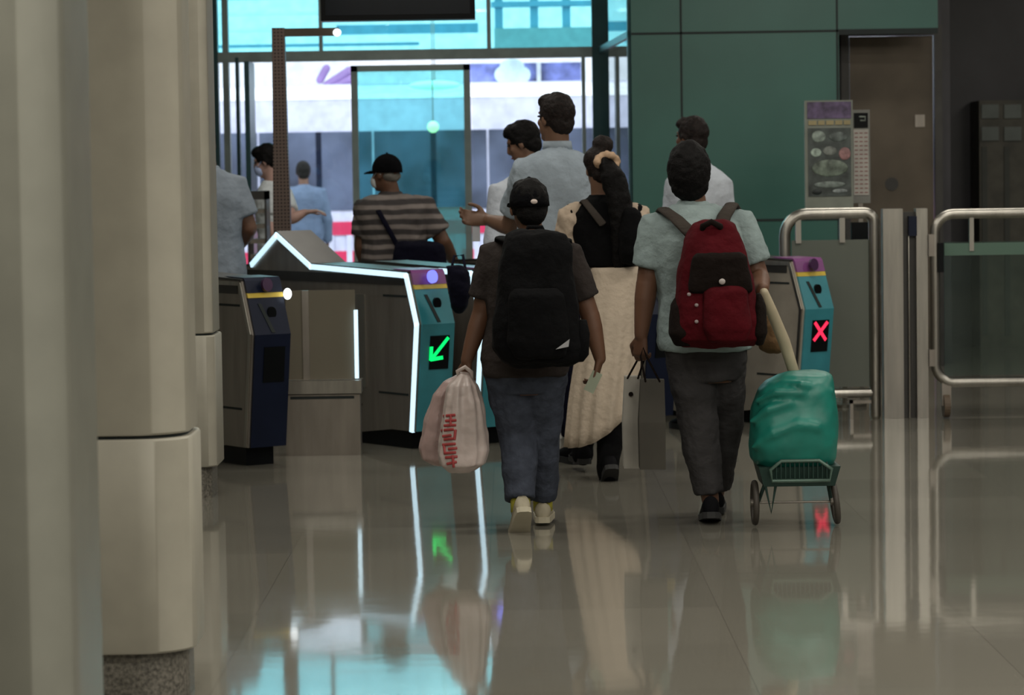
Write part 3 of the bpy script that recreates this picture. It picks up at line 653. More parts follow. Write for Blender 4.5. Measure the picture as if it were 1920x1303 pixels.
    if hair:
        bm = bmesh.new(); k = hairk
        if hair in ('short', 'bun'):
            ell(bm, HP(0, -.022, .036), HA(.086*k, .098*k, .098*k)); ell(bm, HP(0, -.052, -.022), HA(.072*k, .056*k, .066*k)); ell(bm, HP(0, .03, .082), HA(.066*k, .062*k, .045*k))
            for s in (-1, 1): ell(bm, HP(s*.066, -.008, .01), HA(.022*k, .04*k, .05*k), 2)
        elif hair == 'fringe': ell(bm, HP(0, -.05, -.015), HA(.073, .050, .045)); ell(bm, HP(0, -.02, .03), HA(.079, .090, .05))
        elif hair == 'long':
            ell(bm, HP(0, -.03, .01), HA(.092*k, .10*k, .125*k)); ell(bm, HP(0, -.05, -.06), HA(.080*k, .055*k, .07*k))
        remesh('hair', bm, hm, root, .006, 2, .012, .03)
    if cap:
        bm = bmesh.new()
        rings = []
        for a in (0, 12, 26, 40, 54, 68, 82):
            c, s_ = math.cos(math.radians(a)), math.sin(math.radians(a))
            rings.append([HP(math.cos(t)*.088*c, -.014+math.sin(t)*.104*c, .030+.098*s_) for t in [2*math.pi*i/32 for i in range(32)]])
        rings.insert(0, [HP(math.cos(t)*.090, -.014+math.sin(t)*.106, .004) for t in [2*math.pi*i/32 for i in range(32)]])
        loft(bm, rings); cp = obj('cap', bm, cap, root, smooth=True)
        bm = bmesh.new(); R1 = []
        for dz in (.0, .008):
            R1.append([HP(x_*.078, .068+y_*.085, .022+dz-y_*.022-abs(x_)*.012) for x_, y_ in ((-1, 0), (-.95, .4), (-.7, .8), (-.3, 1), (.3, 1), (.7, .8), (.95, .4), (1, 0))])
        loft(bm, R1); obj('brim', bm, cap, cp, smooth=False)
        bm = bmesh.new(); ell(bm, HP(0, -.014, .130), HA(.009, .009, .006), 2); obj('cap_button', bm, cap, cp, smooth=True)
    if mask:
        bm = bmesh.new(); ell(bm, HP(0, .060, -.052), HA(.056, .050, .052)); mk = obj('face_mask', bm, mask, root, smooth=True)
        bm = bmesh.new()
        for s in (-1, 1): tube(bm, [HP(s*.05, .07, -.03), HP(s*.078, .01, .012), HP(s*.08, -.02, -.005)], [.003*K]*3, seg=6)
        obj('ear_loops', bm, mask, mk, smooth=True)
    # shirt
    if shirt:
        bm = bmesh.new(); torso(bm, 1.10, -.14 if hemz is None else hemz, 1.0, .014)
        tube(bm, [neck-U*.035*S, neck+U*.018*S], [.072*S, .066*S], flat=True, ref=r)
        fr_ = {'short': (.72, 0), 'long': (1, .95), 'half': (1, .15), 'cap': (.35, 0)}[sleeve]
        for q in 'LR':
            S_, E, W = j['s'+q], j['e'+q], j['w'+q]
            if fr_[1] == 0: tube(bm, [S_.lerp(mid, .35), S_, S_.lerp(E, fr_[0]*.6), S_.lerp(E, fr_[0])], [.066*S*aw, .068*S*aw, .066*S*aw, .068*S*aw], flat=True, ref=f)
            else: tube(bm, [S_.lerp(mid, .35), S_, S_.lerp(E, .5), E, E.lerp(W, fr_[1])], [.066*S*aw, .068*S*aw, .062*S*aw, .055*S*aw, .048*S*aw], flat=True, ref=f)
        remesh('shirt', bm, shirt, root, vox+.001, 4, shirt_disp, .10, mid=.3)
        if collar: 
            obj('collar', T([neck+U*.005*S, neck+U*.045*S], [(.070*S, .068*S), (.064*S, .062*S)], flat=True, ref=r), collar, root, smooth=True)
    if trousers:
        bm = bmesh.new(); torso(bm, 1.04, -.28, .12, .006)
        for q in 'LR':
            Hp, Kn, A = j['h'+q], j['k'+q], j['a'+q]; e = Kn.lerp(A, .90)
            tube(bm, [Hp+U*.05*S, Hp, Hp.lerp(Kn, .5), Kn, Kn.lerp(A, .45), e], [.088*S*lw, .095*S*lw, .086*S*lw, .073*S*lw, .067*S*lw, .056*S*lw], flat=True, ref=r)
        remesh('trousers', bm, trousers, root, vox+.001, 4, .022, .09, mid=.35)
    if shoe:
        for i, q in enumerate('LR'):
            A = j['a'+q]; fr, ff = frame(yaw+footyaw[i]); ph = math.radians(footpitch[i]); fd = (ff*math.cos(ph)-U*math.sin(ph)); fu = (U*math.cos(ph)+ff*math.sin(ph))
            base = A-fu*.078*S
            def ring(y, w_, h, z0=0): return [base+fr*(w_*math.cos(t))*S+fd*y*S+fu*(z0+h*(.5+.5*math.sin(t)))*S for t in [2*math.pi*k/20 for k in range(20)]]
            bm = bmesh.new(); loft(bm, [ring(-.075, .012, .05, .012), ring(-.070, .032, .088, .006), ring(-.045, .038, .095), ring(0, .040, .092), ring(.05, .043, .072), ring(.11, .048, .052), ring(.16, .045, .042), ring(.185, .030, .032), ring(.195, .01, .018, .006)])
            so = obj('shoe', bm, shoe[0], root, smooth=True)
            bm = bmesh.new(); out = [(-.083, .018), (-.075, .034), (-.03, .041), (.05, .045), (.12, .052), (.17, .046), (.20, .022)]
            loop = [(x_, y_) for y_, x_ in out]+[(-x_, y_) for y_, x_ in reversed(out)]
            loft(bm, [[base+fr*x_*S+fd*y_*S+fu*z*S for x_, y_ in loop] for z in (-.006, .022)]); obj('sole', bm, shoe[1], so, smooth=False)
            if sock:
                e = j['k'+q].lerp(A, .84); obj('sock', T([e, A-U*.03*S], [.047*S, .046*S], flat=True, ref=r), sock, root, smooth=True)
    return root, j, dict(X0=X0, r=r, f=f, HP=HP, HA=HA, S=S, neck=neck, pel=pel, K=K)

blk_shoe = (M('black_shoe_leather', (.004, .004, .005), .8, spec=.1), M('black_rubber_sole', (.012, .012, .012), .7))
cream_shoe = (M('cream_shoe', (.36, .32, .23), .6), M('cream_rubber_sole', (.42, .38, .28), .6))
grey_shoe = (M('pale_grey_shoe', (.3, .3, .3), .6), M('white_sole', (.5, .5, .5), .6))

# man in the black cap, walking away with bags (nearest on the left)
A_Y = 12.2
manA, jA, iA = person('person', 'person in black cap, dark t-shirt and jeans walking away wearing large black backpack', 985, A_Y, 1.53,
    J=dict(pel=(986, 672), neck=(996, 447), head=(991, 388), sL=(925, 478), sR=(1064, 480), eL=(903, 588, .02), eR=(1106, 590, 0), wL=(875, 676, .0), wR=(1125, 672, .0),
           hL=(952, 690), hR=(1018, 690), kL=(972, 818, .05), kR=(1014, 812, .10), aL=(976, 948, -.06), aR=(1018, 944, .22)),
    yaw=.05, hyaw=.25, sk=sk_tan, hair='short', hairk=.98, cap=f_cap, shirt=f_tee, sleeve='short', trousers=f_jean, shoe=cream_shoe, sock=M('yellow_sock', (.42, .38, .04), .8), tw=1.12, lw=1.22, aw=1.12, vox=.0055, hs=1.12,
    footpitch=(38, 0), footyaw=(.1, -.1), hands=dict(L=dict(c=.95, d=(-.1, .0, -1), n=(.6, .6, 0)), R=dict(c=.55, d=(-.25, .1, -1), n=(-1, .3, 0))))
bm = bmesh.new(); ell(bm, at(1001, 378, A_Y-.106), (V((.016, 0, 0)), V((0, .008, 0)), V((0, 0, .011))), 2); obj('cap_badge', bm, M('pale_badge', (.6, .5, .45), .5), manA, smooth=True)

# man with red backpack
B_Y = 12.4
manB, jB, iB = person('person', 'person in pale grey-green short sleeve shirt and dark trousers pulling a trolley', 1330, B_Y, 1.64,
    J=dict(pel=(1322, 640), neck=(1300, 385), head=(1291, 322), sL=(1232, 425), sR=(1385, 420), eL=(1213, 530, .0), eR=(1422, 520, .0), wL=(1202, 628, .0), wR=(1428, 545, -.18),
           hL=(1292, 655), hR=(1352, 655), kL=(1310, 800, .0), kR=(1358, 795, .18), aL=(1332, 938, -.02), aR=(1342, 925, .30)),
    yaw=-.04, hyaw=.0, sk=sk_tan, hair='long', hairk=1.12, shirt=f_mint, sleeve='short', trousers=f_grey, shoe=blk_shoe, tw=1.12, lw=1.15, aw=1.18, vox=.0055, hs=1.02, hemz=-.06,
    footpitch=(10, 0), hands=dict(L=dict(c=.95, d=(-.05, .0, -1), n=(.5, .7, 0)), R=dict(c=1.1, d=(-.2, .4, -.6), n=(.0, -.6, -.6))))
# woman in the long skirt
W_Y = 14.3
wom, jW, iW = person('person', 'woman in long cream skirt and black top with a long ponytail and beige scrunchie', 1135, W_Y, 1.63,
    J=dict(pel=(1150, 590), neck=(1128, 372), head=(1124, 318), sL=(1078, 402), sR=(1188, 402), eL=(1064, 480, .1), eR=(1204, 475, .1), wL=(1085, 520, .25), wR=(1190, 540, .25),
           hL=(1128, 600), hR=(1165, 600), kL=(1110, 735, .2), kR=(1150, 770, -.05), aL=(1092, 838, .30), aR=(1140, 872, -.15)),
    yaw=.15, hyaw=.35, sk=sk_mid, hair='bun', hairm=m_hairb, shirt=f_black, sleeve='cap', shoe=blk_shoe, tw=.86, lw=.9, aw=.95, vox=.006, hs=.92, hemz=.42, footpitch=(0, 42), shirt_disp=.01)
for q, (E, W) in dict(L=(jW['eL'], jW['wL']), R=(jW['eR'], jW['wR'])).items():
    s = jW['s'+q]; bm = bmesh.new(); tube(bm, [s.lerp(s*.5+jW['neck']*.5, .2), s, s.lerp(E, .5), E, E.lerp(W, .3)], [.06, .082, .09, .075, .045], ref=(0, 1, 0)); remesh('sleeve', bm, f_beige, wom, .009, 5, .03, .07)
bm = bmesh.new(); rings = []
for i in range(15):
    t_ = i/14; cxp = 1154+(1124-1154)*t_; wpx = 52+(64-52)*min(1, t_*1.3); yc = 512+(798-512)*t_
    c = at(cxp, yc, W_Y-.02); rx = wpx*W_Y/F; 
    ring = sering(c, rx, rx*.95*(1+.1*t_), 2.1, 72, f=lambda a: 1+.075*t_*math.cos(15*a+1.3*t_)+.025*math.sin(5*a+3*t_))
    for p in ring:
        u = (p.x-c.x)/rx; p.z += (.10*u+(-.05*(1-abs(u)**2)))*(t_**3)
        if t_ == 1: p.z = max(.07, p.z)
    rings.append(ring)
rings.insert(0, [p+V((0, 0, .03)) for p in rings[0]]); loft(bm, rings, True); obj('skirt', bm, f_skirt, wom, smooth=True)
for q, lift in (('L', 0), ('R', 1)):
    kn, an = jW['k'+q], jW['a'+q]; bm = bmesh.new(); tube(bm, [kn.lerp(an, .2), kn.lerp(an, .55), an+V((0, 0, .01)), an+V((0, -.01, -.04))], [.070, .068, .056, .055], ref=(1, 0, 0))
    remesh('boot_shaft', bm, f_black, wom, .008, 3, .01, .06)
bm = bmesh.new(); ell(bm, at(1130, 272, W_Y-.0), (V((.052, 0, 0)), V((0, .055, 0)), V((0, 0, .05)))); ell(bm, at(1122, 300, W_Y), (V((.075, 0, 0)), V((0, .08, 0)), V((0, 0, .07))))
remesh('hair_bun', bm, m_hairb, wom, .006, 2, .01, .03)
bm = bmesh.new()
for k in range(12):
    a = k/12*2*math.pi; ell(bm, at(1138+18*math.cos(a), 303+13*math.sin(a), W_Y-.085+.02*math.cos(3*a)), (V((.022, 0, 0)), V((0, .022, 0)), V((0, 0, .020))), 2)
remesh('scrunchie', bm, M('beige_scrunchie', (.50, .34, .22), .8), wom, .006, 1, .01, .02)
bm = bmesh.new(); pts = [(1136, 305, -.09), (1148, 330, -.13), (1160, 370, -.14), (1165, 420, -.14), (1163, 470, -.13), (1158, 508, -.12)]
tube(bm, [at(a, b, W_Y+c) for a, b, c in pts], [(.035, .03), (.062, .045), (.060, .042), (.054, .04), (.045, .034), (.018, .018)], ref=(1, 0, 0)); remesh('ponytail', bm, m_hair, wom, .007, 2, .014, .04)
# tall man in the pale blue shirt
T_Y = 15.0
tall, jT, iT = person('person', 'tallest person, in pale blue shirt, with arm stretched toward the gates', 1035, T_Y, 1.93,
    J=dict(head=(1040, 222), neck=(1045, 283), sL=(988, 318, -.02), sR=(1092, 318), eL=(955, 425, .22), wL=(915, 412, .40), eR=(1100, 425, .1), pel=(1040, 485)),
    yaw=.35, hyaw=.75, sk=sk_mid, hair='short', hairm=m_hairb, shirt=f_blue, sleeve='short', trousers=f_navy, shoe=blk_shoe, tw=1.02, lw=.9, hs=.98, vox=.007, collar=f_blue, footyaw=(0, 0), hairk=.98,
    hands=dict(L=dict(c=.6, d=(-1, .3, .1), n=(.2, -.9, .3))))
ph = thing('phone', 'small pale phone held out beside red train stripe by the tallest person', 'phone', at(888, 452, T_Y+.45)); bm = bmesh.new(); c = at(893, 428, T_Y+.42)
box(bm, c.x-.02, c.x+.02, c.y-.005, c.y+.005, c.z-.07, c.z+.03); ph.location = c-V((0, 0, .07)); obj('case', bm, M('pale_phone', (.6, .62, .68), .4), ph, bevel=.003)
# person behind, head bowed to the left
p5, j5, i5 = person('person', 'dark haired person looking down to the left behind the tallest person', 1000, 16.75, 1.76,
    J=dict(head=(980, 268), neck=(992, 325)), yaw=.5, hyaw=1.35, tilt=.35, sk=sk_mid, hair='short', shirt=f_white, sleeve='half', trousers=f_navy, shoe=grey_shoe, hs=1.03, vox=.008, tw=.95)
# striped shirt man
S_Y = 18.4
p3, j3, i3 = person('person', 'person in brown and grey striped shirt and black cap beyond the lit gate', 748, S_Y, 1.78,
    J=dict(head=(723, 325), neck=(732, 366), sL=(690, 392), sR=(796, 392), eL=(678, 462), eR=(830, 452, .0), wL=(690, 510, .1), wR=(852, 492, .2)),
    yaw=.15, hyaw=.95, sk=sk_tan, hair='fringe', hairm=M('grey_hair', (.16, .15, .13), .6), cap=f_cap, mask=M('white_mask', (.7, .72, .72), .7), shirt=f_stripe, sleeve='short', trousers=f_navy, shoe=blk_shoe, tw=1.18, aw=1.15, vox=.0075, hs=1.0, shirt_disp=.03)
# person behind the red backpack man
p8, j8, i8 = person('person', 'person in white shirt standing directly beyond the trolley puller, only head and shoulder showing', 1318, 16.9, 1.80,
    J=dict(head=(1295, 258), neck=(1308, 312), sR=(1352, 350), sL=(1268, 350), eL=(1262, 440), eR=(1358, 440), wR=(1345, 520, .1), wL=(1270, 520, .1)),
    yaw=.3, hyaw=.9, sk=sk_tan, hair='short', hairm=m_hairb, shirt=f_white, sleeve='short', trousers=f_navy, shoe=blk_shoe, vox=.008, tw=.95, hs=.98)
# far left person in pale blue shirt behind the column
p1, j1, i1 = person('person', 'person in pale blue grey shirt half hidden by the farthest column', 398, 17.0, 1.78,
    J=dict(head=(378, 270), neck=(388, 318), sL=(352, 345), sR=(438, 350), eR=(466, 428, .0), wR=(440, 470, .15)), yaw=.2, sk=sk_tan, hair='short', shirt=fabric('blue_grey_shirt_cloth', (.24, .28, .33)), sleeve='short', trousers=f_black, shoe=blk_shoe, tw=1.15, aw=1.2, vox=.008)
# staff member in white shirt beyond the post
p2, j2, i2 = person('person', 'black haired person in white shirt and face mask beside the brown post', 522, 20.9, 1.70,
    J=dict(head=(499, 302), neck=(510, 345), sL=(502, 362, -.1), sR=(530, 362, .1), eL=(506, 415, -.1), eR=(548, 410, -.1), wL=(515, 450, -.2), wR=(572, 398, -.1)),
    yaw=1.3, hyaw=1.45, tilt=.3, sk=sk_pale, hair='short', mask=M('blue_mask', (.45, .55, .85), .7), shirt=fabric('bright_white_shirt', (.62, .66, .68)), sleeve='short', trousers=f_navy, shoe=blk_shoe, vox=.008, tw=.8, hs=1.02,
    hands=dict(R=dict(c=.4, d=(1, 0, .1), n=(0, 0, -1))))
# standing figure shaped to give the blurred pale blue reflection in the train window
p9, j9, i9 = person('person', 'figure standing in for a blurred blue reflection between brown post and glass door', 578, 30.6, 1.66, J=dict(), yaw=.2, sk=sk_tan, hair='short', shirt=fabric('reflection_blue_cloth', (.10, .135, .20)), sleeve='long', trousers=f_navy, shoe=blk_shoe, vox=.010, tw=1.1)

# ------------------------------------------------------------------ carried things
def strap(bm, pts, w_=.03, t_=.008, n=V((0, -1, 0))):
    pts = [V(p) for p in pts]; tube(bm, pts, [(w_, t_)]*len(pts), seg=10, ref=V((1, 0, .0)))
def pack(cx, yb, yt, Y, prof, dep, e, bmx=None):
    """backpack body from (screen fraction, left, right, depth) rings"""
    bm = bmesh.new(); rings = []
    for y, l, r_, dp in prof:
        c = at((l+r_)/2, y, Y); hw = (r_-l)/2*Y/F; rings.append(sering(c, hw, dp, e, 40))
    loft(bm, rings); return bm
# big black backpack
k1 = thing('backpack', 'large plain black backpack worn by the person in dark t-shirt', 'backpack', at(1008, 684, A_Y-.25))
bm = pack(0, 0, 0, A_Y-.31, [(432, 965, 1040, .03), (440, 948, 1062, .08), (465, 940, 1072, .11), (540, 932, 1078, .14), (600, 924, 1088, .155), (650, 922, 1098, .155), (675, 940, 1090, .13), (688, 965, 1068, .06)], 0, 3)
remesh('main_compartment', bm, f_black, k1, .009, 4, .03, .12)
bm = pack(0, 0, 0, A_Y-.44, [(540, 965, 1045, .03), (552, 955, 1056, .055), (640, 950, 1070, .07), (668, 965, 1060, .05), (674, 975, 1045, .02)], 0, 3)
remesh('front_pocket', bm, f_black, k1, .008, 3, .015, .08)
obj('logo_patch', (lambda b: (prism(b, [at(1042, 655, A_Y-.517), at(1066, 650, A_Y-.517), at(1068, 636, A_Y-.517)], V((0, .01, 0))), b)[1])(bmesh.new()), M('grey_patch', (.30, .30, .31), .5), k1)
bm = bmesh.new(); strap(bm, [at(955, 452, A_Y-.2), at(940, 446, A_Y-.06), at(938, 460, A_Y+.08), at(940, 520, A_Y+.15)], .028, .01); obj('shoulder_strap', bm, f_black, k1, smooth=True)
bm = bmesh.new(); strap(bm, [at(1050, 452, A_Y-.2), at(1060, 450, A_Y-.06), at(1062, 464, A_Y+.08), at(1058, 520, A_Y+.15)], .028, .01); obj('shoulder_strap', bm, f_black, k1, smooth=True)
bm = bmesh.new(); tube(bm, [at(985, 440, A_Y-.22), at(990, 426, A_Y-.22), at(1016, 426, A_Y-.22), at(1022, 440, A_Y-.22)], [.009]*4); obj('carry_handle', bm, f_black, k1, smooth=True)
bm = pack(0, 0, 0, A_Y-.33, [(600, 1078, 1100, .04), (625, 1076, 1106, .07), (665, 1070, 1104, .07), (678, 1072, 1094, .03)], 0, 2.4); obj('side_pocket', bm, f_black, k1, smooth=True)
# red backpack
m_red = fabric('dark_red_nylon', (.062, .003, .006), var=.1); m_bb = fabric('brown_black_nylon', (.008, .005, .004)); m_strap = fabric('brown_strap', (.04, .033, .028))
k2 = thing('backpack', 'dark red and black backpack worn by the person pulling the trolley', 'backpack', at(1345, 655, B_Y-.25))
bm = pack(0, 0, 0, B_Y-.31, [(413, 1318, 1362, .03), (420, 1300, 1380, .07), (450, 1282, 1392, .11), (490, 1274, 1402, .14), (550, 1266, 1416, .155), (600, 1260, 1428, .16), (635, 1262, 1428, .14), (650, 1278, 1415, .07)], 0, 2.8)
remesh('main_compartment', bm, m_red, k2, .009, 4, .025, .12)
bm = pack(0, 0, 0, B_Y-.435, [(474, 1305, 1390, .03), (482, 1297, 1400, .045), (530, 1290, 1410, .05), (545, 1290, 1412, .045), (550, 1296, 1408, .02)], 0, 3.2)
remesh('upper_pocket', bm, m_bb, k2, .008, 3, .012, .08)
bm = pack(0, 0, 0, B_Y-.45, [(534, 1325, 1392, .03), (545, 1318, 1402, .055), (615, 1318, 1408, .065), (638, 1326, 1400, .045), (643, 1335, 1392, .02)], 0, 3)
remesh('front_pocket', bm, m_red, k2, .008, 3, .015, .08)
for s, l, r_ in ((0, 1252, 1318), (1, 1404, 1438)):
    bm = pack(0, 0, 0, B_Y-.33, [(556 if s == 0 else 548, l+14, r_-12, .03), (572, l+6, r_-2, .08), (625, l, r_, .10), (648, l+14, r_-8, .05)], 0, 2.5); remesh('side_pocket', bm, m_bb, k2, .009, 3, .01, .08)
bm = bmesh.new(); tube(bm, [at(1316, 440, B_Y-.34), at(1318, 424, B_Y-.39), at(1334, 416, B_Y-.40), at(1350, 424, B_Y-.39), at(1354, 440, B_Y-.34)], [.013]*5); obj('carry_handle', bm, m_bb, k2, smooth=True)
bm = bmesh.new(); strap(bm, [at(1300, 442, B_Y-.24), at(1268, 410, B_Y-.19), at(1244, 392, B_Y-.08), at(1240, 400, B_Y+.06)], .03, .01); obj('shoulder_strap', bm, m_strap, k2, smooth=True)
bm = bmesh.new(); strap(bm, [at(1348, 436, B_Y-.24), at(1358, 405, B_Y-.19), at(1372, 383, B_Y-.08), at(1378, 395, B_Y+.06)], .03, .01); obj('shoulder_strap', bm, m_strap, k2, smooth=True)
bm = bmesh.new(); ell(bm, at(1354, 528, B_Y-.492), (V((.014, 0, 0)), V((0, .006, 0)), V((0, 0, .013))), 2); obj('logo_button', bm, M('grey_metal_badge', (.4, .36, .34), .4), k2, smooth=True)
for px, py in ((1292, 552), (1306, 572), (1306, 603)):
    bm = bmesh.new(); ell(bm, at(px, py, B_Y-.47), (V((.009, 0, 0)), V((0, .006, 0)), V((0, 0, .008))), 2); obj('buckle', bm, M('grey_buckle', (.25, .2, .2), .4), k2, smooth=True)
# woman's black bag
k3 = thing('backpack', 'small round black backpack on the shoulder of the woman in the cream skirt', 'backpack', at(1185, 505, W_Y-.1))
bm = pack(0, 0, 0, W_Y-.16, [(388, 1172, 1190, .03), (398, 1166, 1202, .07), (440, 1160, 1210, .10), (475, 1160, 1207, .10), (495, 1165, 1196, .06)], 0, 2.4); remesh('main_compartment', bm, f_black, k3, .008, 3, .01, .08)
bm = bmesh.new(); strap(bm, [at(1180, 400, W_Y-.15), at(1180, 378, W_Y-.03), at(1176, 400, W_Y+.12)], .016, .006); obj('shoulder_strap', bm, f_black, k3, smooth=True)
bm = bmesh.new(); strap(bm, [at(1130, 420, W_Y-.15), at(1095, 376, W_Y-.09), at(1088, 385, W_Y+.08)], .02, .007); obj('shoulder_strap', bm, m_strap, k3, smooth=True)
# striped man's dark bag
k4 = thing('sling_bag', 'dark navy bag slung at the hip of the striped shirt person', 'bag', at(800, 500, S_Y-.2))
bm = pack(0, 0, 0, S_Y-.24, [(452, 745, 822, .05), (460, 738, 832, .09), (490, 734, 836, .11), (520, 738, 838, .11), (545, 750, 830, .05)], 0, 3); remesh('bag_body', bm, f_navy, k4, .01, 4, .03, .1)
bm = bmesh.new(); strap(bm, [at(746, 462, S_Y-.2), at(712, 400, S_Y-.2), at(700, 378, S_Y-.04)], .016, .006); obj('shoulder_strap', bm, f_navy, k4, smooth=True)
# bag between lit gate and the cap man
k5 = thing('tote_bag', 'rounded black bag hanging beside the green arrow gate', 'bag', at(856, 586, 15.72))
bm = pack(0, 0, 0, 15.75, [(498, 836, 868, .03), (510, 838, 880, .07), (550, 842, 884, .09), (575, 846, 876, .07), (588, 854, 866, .02)], 0, 2.3); remesh('bag_body', bm, f_navy, k5, .009, 4, .02, .08)
bm = bmesh.new(); tube(bm, [at(846, 505, 15.75), at(852, 480, 15.8), at(868, 478, 15.8), at(874, 512, 15.75)], [.008]*4); obj('handle', bm, f_navy, k5, smooth=True)
# plastic bags
def sack(name_thing, label, prof, Y, mat, dep, disp=.02, cat='bag', group=None):
    t = thing(name_thing, label, cat, at((prof[-1][1]+prof[-1][2])/2, prof[-1][0], Y), group)
    bm = bmesh.new(); rings = []
    for k, (y, l, r_) in enumerate(prof):
        c = at((l+r_)/2, y, Y); hw = (r_-l)/2*Y/F
        fd = .10*(1-k/len(prof)); rings.append(sering(c, hw, min(dep, hw*1.1), 2.5, 72, f=lambda a: 1+fd*math.sin(9*a)+fd*.5*math.sin(17*a+.3*k)))
    loft(bm, rings); remesh('bag_body', bm, mat, t, .006, 2, disp, .12); return t
def plastic(n, c):
    m = M(n, c, .4, bump=.25, bscale=14); b = m.node_tree.nodes['Principled BSDF']; b.inputs['Subsurface Weight'].default_value = .3; b.inputs['Subsurface Radius'].default_value = (.03, .02, .02); return m
m_pk = plastic('pink_plastic_film', (.42, .30, .28)); m_wp = plastic('white_plastic_film', (.50, .42, .39))
bg1 = sack('plastic_bag', 'pinkish translucent plastic bag hanging lower left in the hand of the black cap person', [(700, 858, 872), (715, 832, 868), (740, 812, 862), (790, 796, 868), (840, 786, 866), (860, 790, 862), (872, 812, 850)], A_Y+.17, m_pk, .07)
bg2 = sack('plastic_bag', 'white plastic bag with red print held by the black cap person', [(700, 864, 880), (722, 842, 896), (750, 836, 905), (800, 828, 912), (845, 822, 917), (870, 826, 910), (886, 842, 880)], A_Y-.02, m_wp, .09)
bm = bmesh.new(); tube(bm, [at(862, 712, A_Y-.02), at(858, 696, A_Y-.03), at(872, 688, A_Y-.04), at(884, 698, A_Y-.03), at(884, 714, A_Y-.02)], [.009]*5); obj('handle', bm, m_wp, bg2, smooth=True)
m_print = M('red_print', (.36, .05, .05), .5); py_ = A_Y-.02
glyphs = [[((823, 788), (845, 786)), ((826, 797), (846, 796)), ((834, 787), (833, 806)), ((824, 806), (846, 805))],
          [((820, 815), (843, 813)), ((822, 826), (838, 824)), ((840, 814), (838, 832)), ((824, 832), (844, 830))],
          [((822, 842), (846, 840)), ((824, 842), (826, 858)), ((830, 850), (846, 848)), ((824, 858), (846, 856))],
          [((826, 866), (848, 864)), ((836, 862), (838, 884)), ((828, 878), (846, 874))]]
from mathutils.bvhtree import BVHTree
body2 = [o for o in bg2.children if o.name.startswith('bag_body')][0]
bvh = BVHTree.FromPolygons([v.co+bg2.location for v in body2.data.vertices], [tuple(p.vertices) for p in body2.data.polygons])
def onbag(x, y):
    o_ = V((0, 0, HC)); d_ = (at(x, y, 10)-o_).normalized(); h_ = bvh.ray_cast(o_, d_)[0]
    return h_-d_*.003 if h_ else None
for gi, gl in enumerate(glyphs):
    bm = bmesh.new()
    for a, b in gl:
        pp = [onbag(a[0]+(b[0]-a[0])*u_/4+12+(a[0]-834)*.35, a[1]+(b[1]-a[1])*u_/4-8) for u_ in range(5)]; pp = [p for p in pp if p]
        if len(pp) > 1: tube(bm, pp, [(.0058, .0022)]*len(pp), seg=8, ref=(0, 0, 1) if abs(b[1]-a[1]) < abs(b[0]-a[0]) else (1, 0, 0))
    obj('printed_letter', bm, m_print, bg2, smooth=True)
# paper bags
def paper(label, l, r_, y0, y1, Y, m, hx_, dep=.10, m2=None):
    t = thing('shopping_bag', label, 'bag', at((l+r_)/2, y1, Y+dep/2), None)
    a, b = at(l, y0, Y), at(r_, y0, Y); c, d = at(l+3, y1, Y), at(r_-2, y1, Y)
    bm = bmesh.new(); mid_ = [V((a.x+.01, Y, a.z-.0)), V((b.x-.01, Y, b.z)), V((b.x-.01, Y+dep*.6, b.z)), V((a.x+.01, Y+dep*.6, a.z))]
    loft(bm, [[V((c.x, Y-.01, c.z)), V((d.x, Y-.01, d.z)), V((d.x, Y+dep, d.z)), V((c.x, Y+dep, c.z))], [V((c.x-.002, Y-.01, c.z+.2)), V((d.x+.002, Y-.01, c.z+.2)), V((d.x+.002, Y+dep, c.z+.2)), V((c.x-.002, Y+dep, c.z+.2))], mid_])
    obj('bag_body', bm, m, t, bevel=.004)
    for dy in (0, dep*.6):
        w_ = r_-l
        bm = bmesh.new(); tube(bm, [at(l+w_*.25, y0+3, Y+dy), at(hx_-5, 668, Y+dy*.5+.02), at(hx_, 652, Y+.05), at(hx_+6, 668, Y+dy*.5+.02), at(l+w_*.75, y0+3, Y+dy)], [.0045]*5, seg=8); obj('handle', bm, m_bb, t, smooth=True)
    return t
b1 = paper('pale grey paper shopping bag held at left by the trolley puller', 1167, 1206, 706, 878, B_Y+.04, M('pale_grey_paper', (.36, .34, .30), .7), 1204, .12)
obj('print_dot', T([at(1183, 739, B_Y+.028), at(1183, 739, B_Y+.05)], .010, flat=True), m_bb, b1)
b2 = paper('dark olive paper shopping bag hanging nearest the trousers of the trolley puller', 1197, 1250, 712, 880, B_Y-.10, M('dark_olive_paper', (.038, .033, .023), .6), 1206, .12)
# phone in the cap man's hand
c = at(1112, 716, A_Y-.02); ph2 = thing('phone', 'pale phone held low in the right hand of the black cap person', 'phone', c-V((0, 0, .05)))
bm = bmesh.new(); u_ = V((.45, 0, .9)).normalized(); obox(bm, c, u_, V((0, 1, 0)), u_.cross(V((0, 1, 0))), (-.045, .045), (-.004, .004), (-.022, .022)); obj('case', bm, M('pale_green_phone', (.32, .36, .27), .4), ph2, bevel=.002)
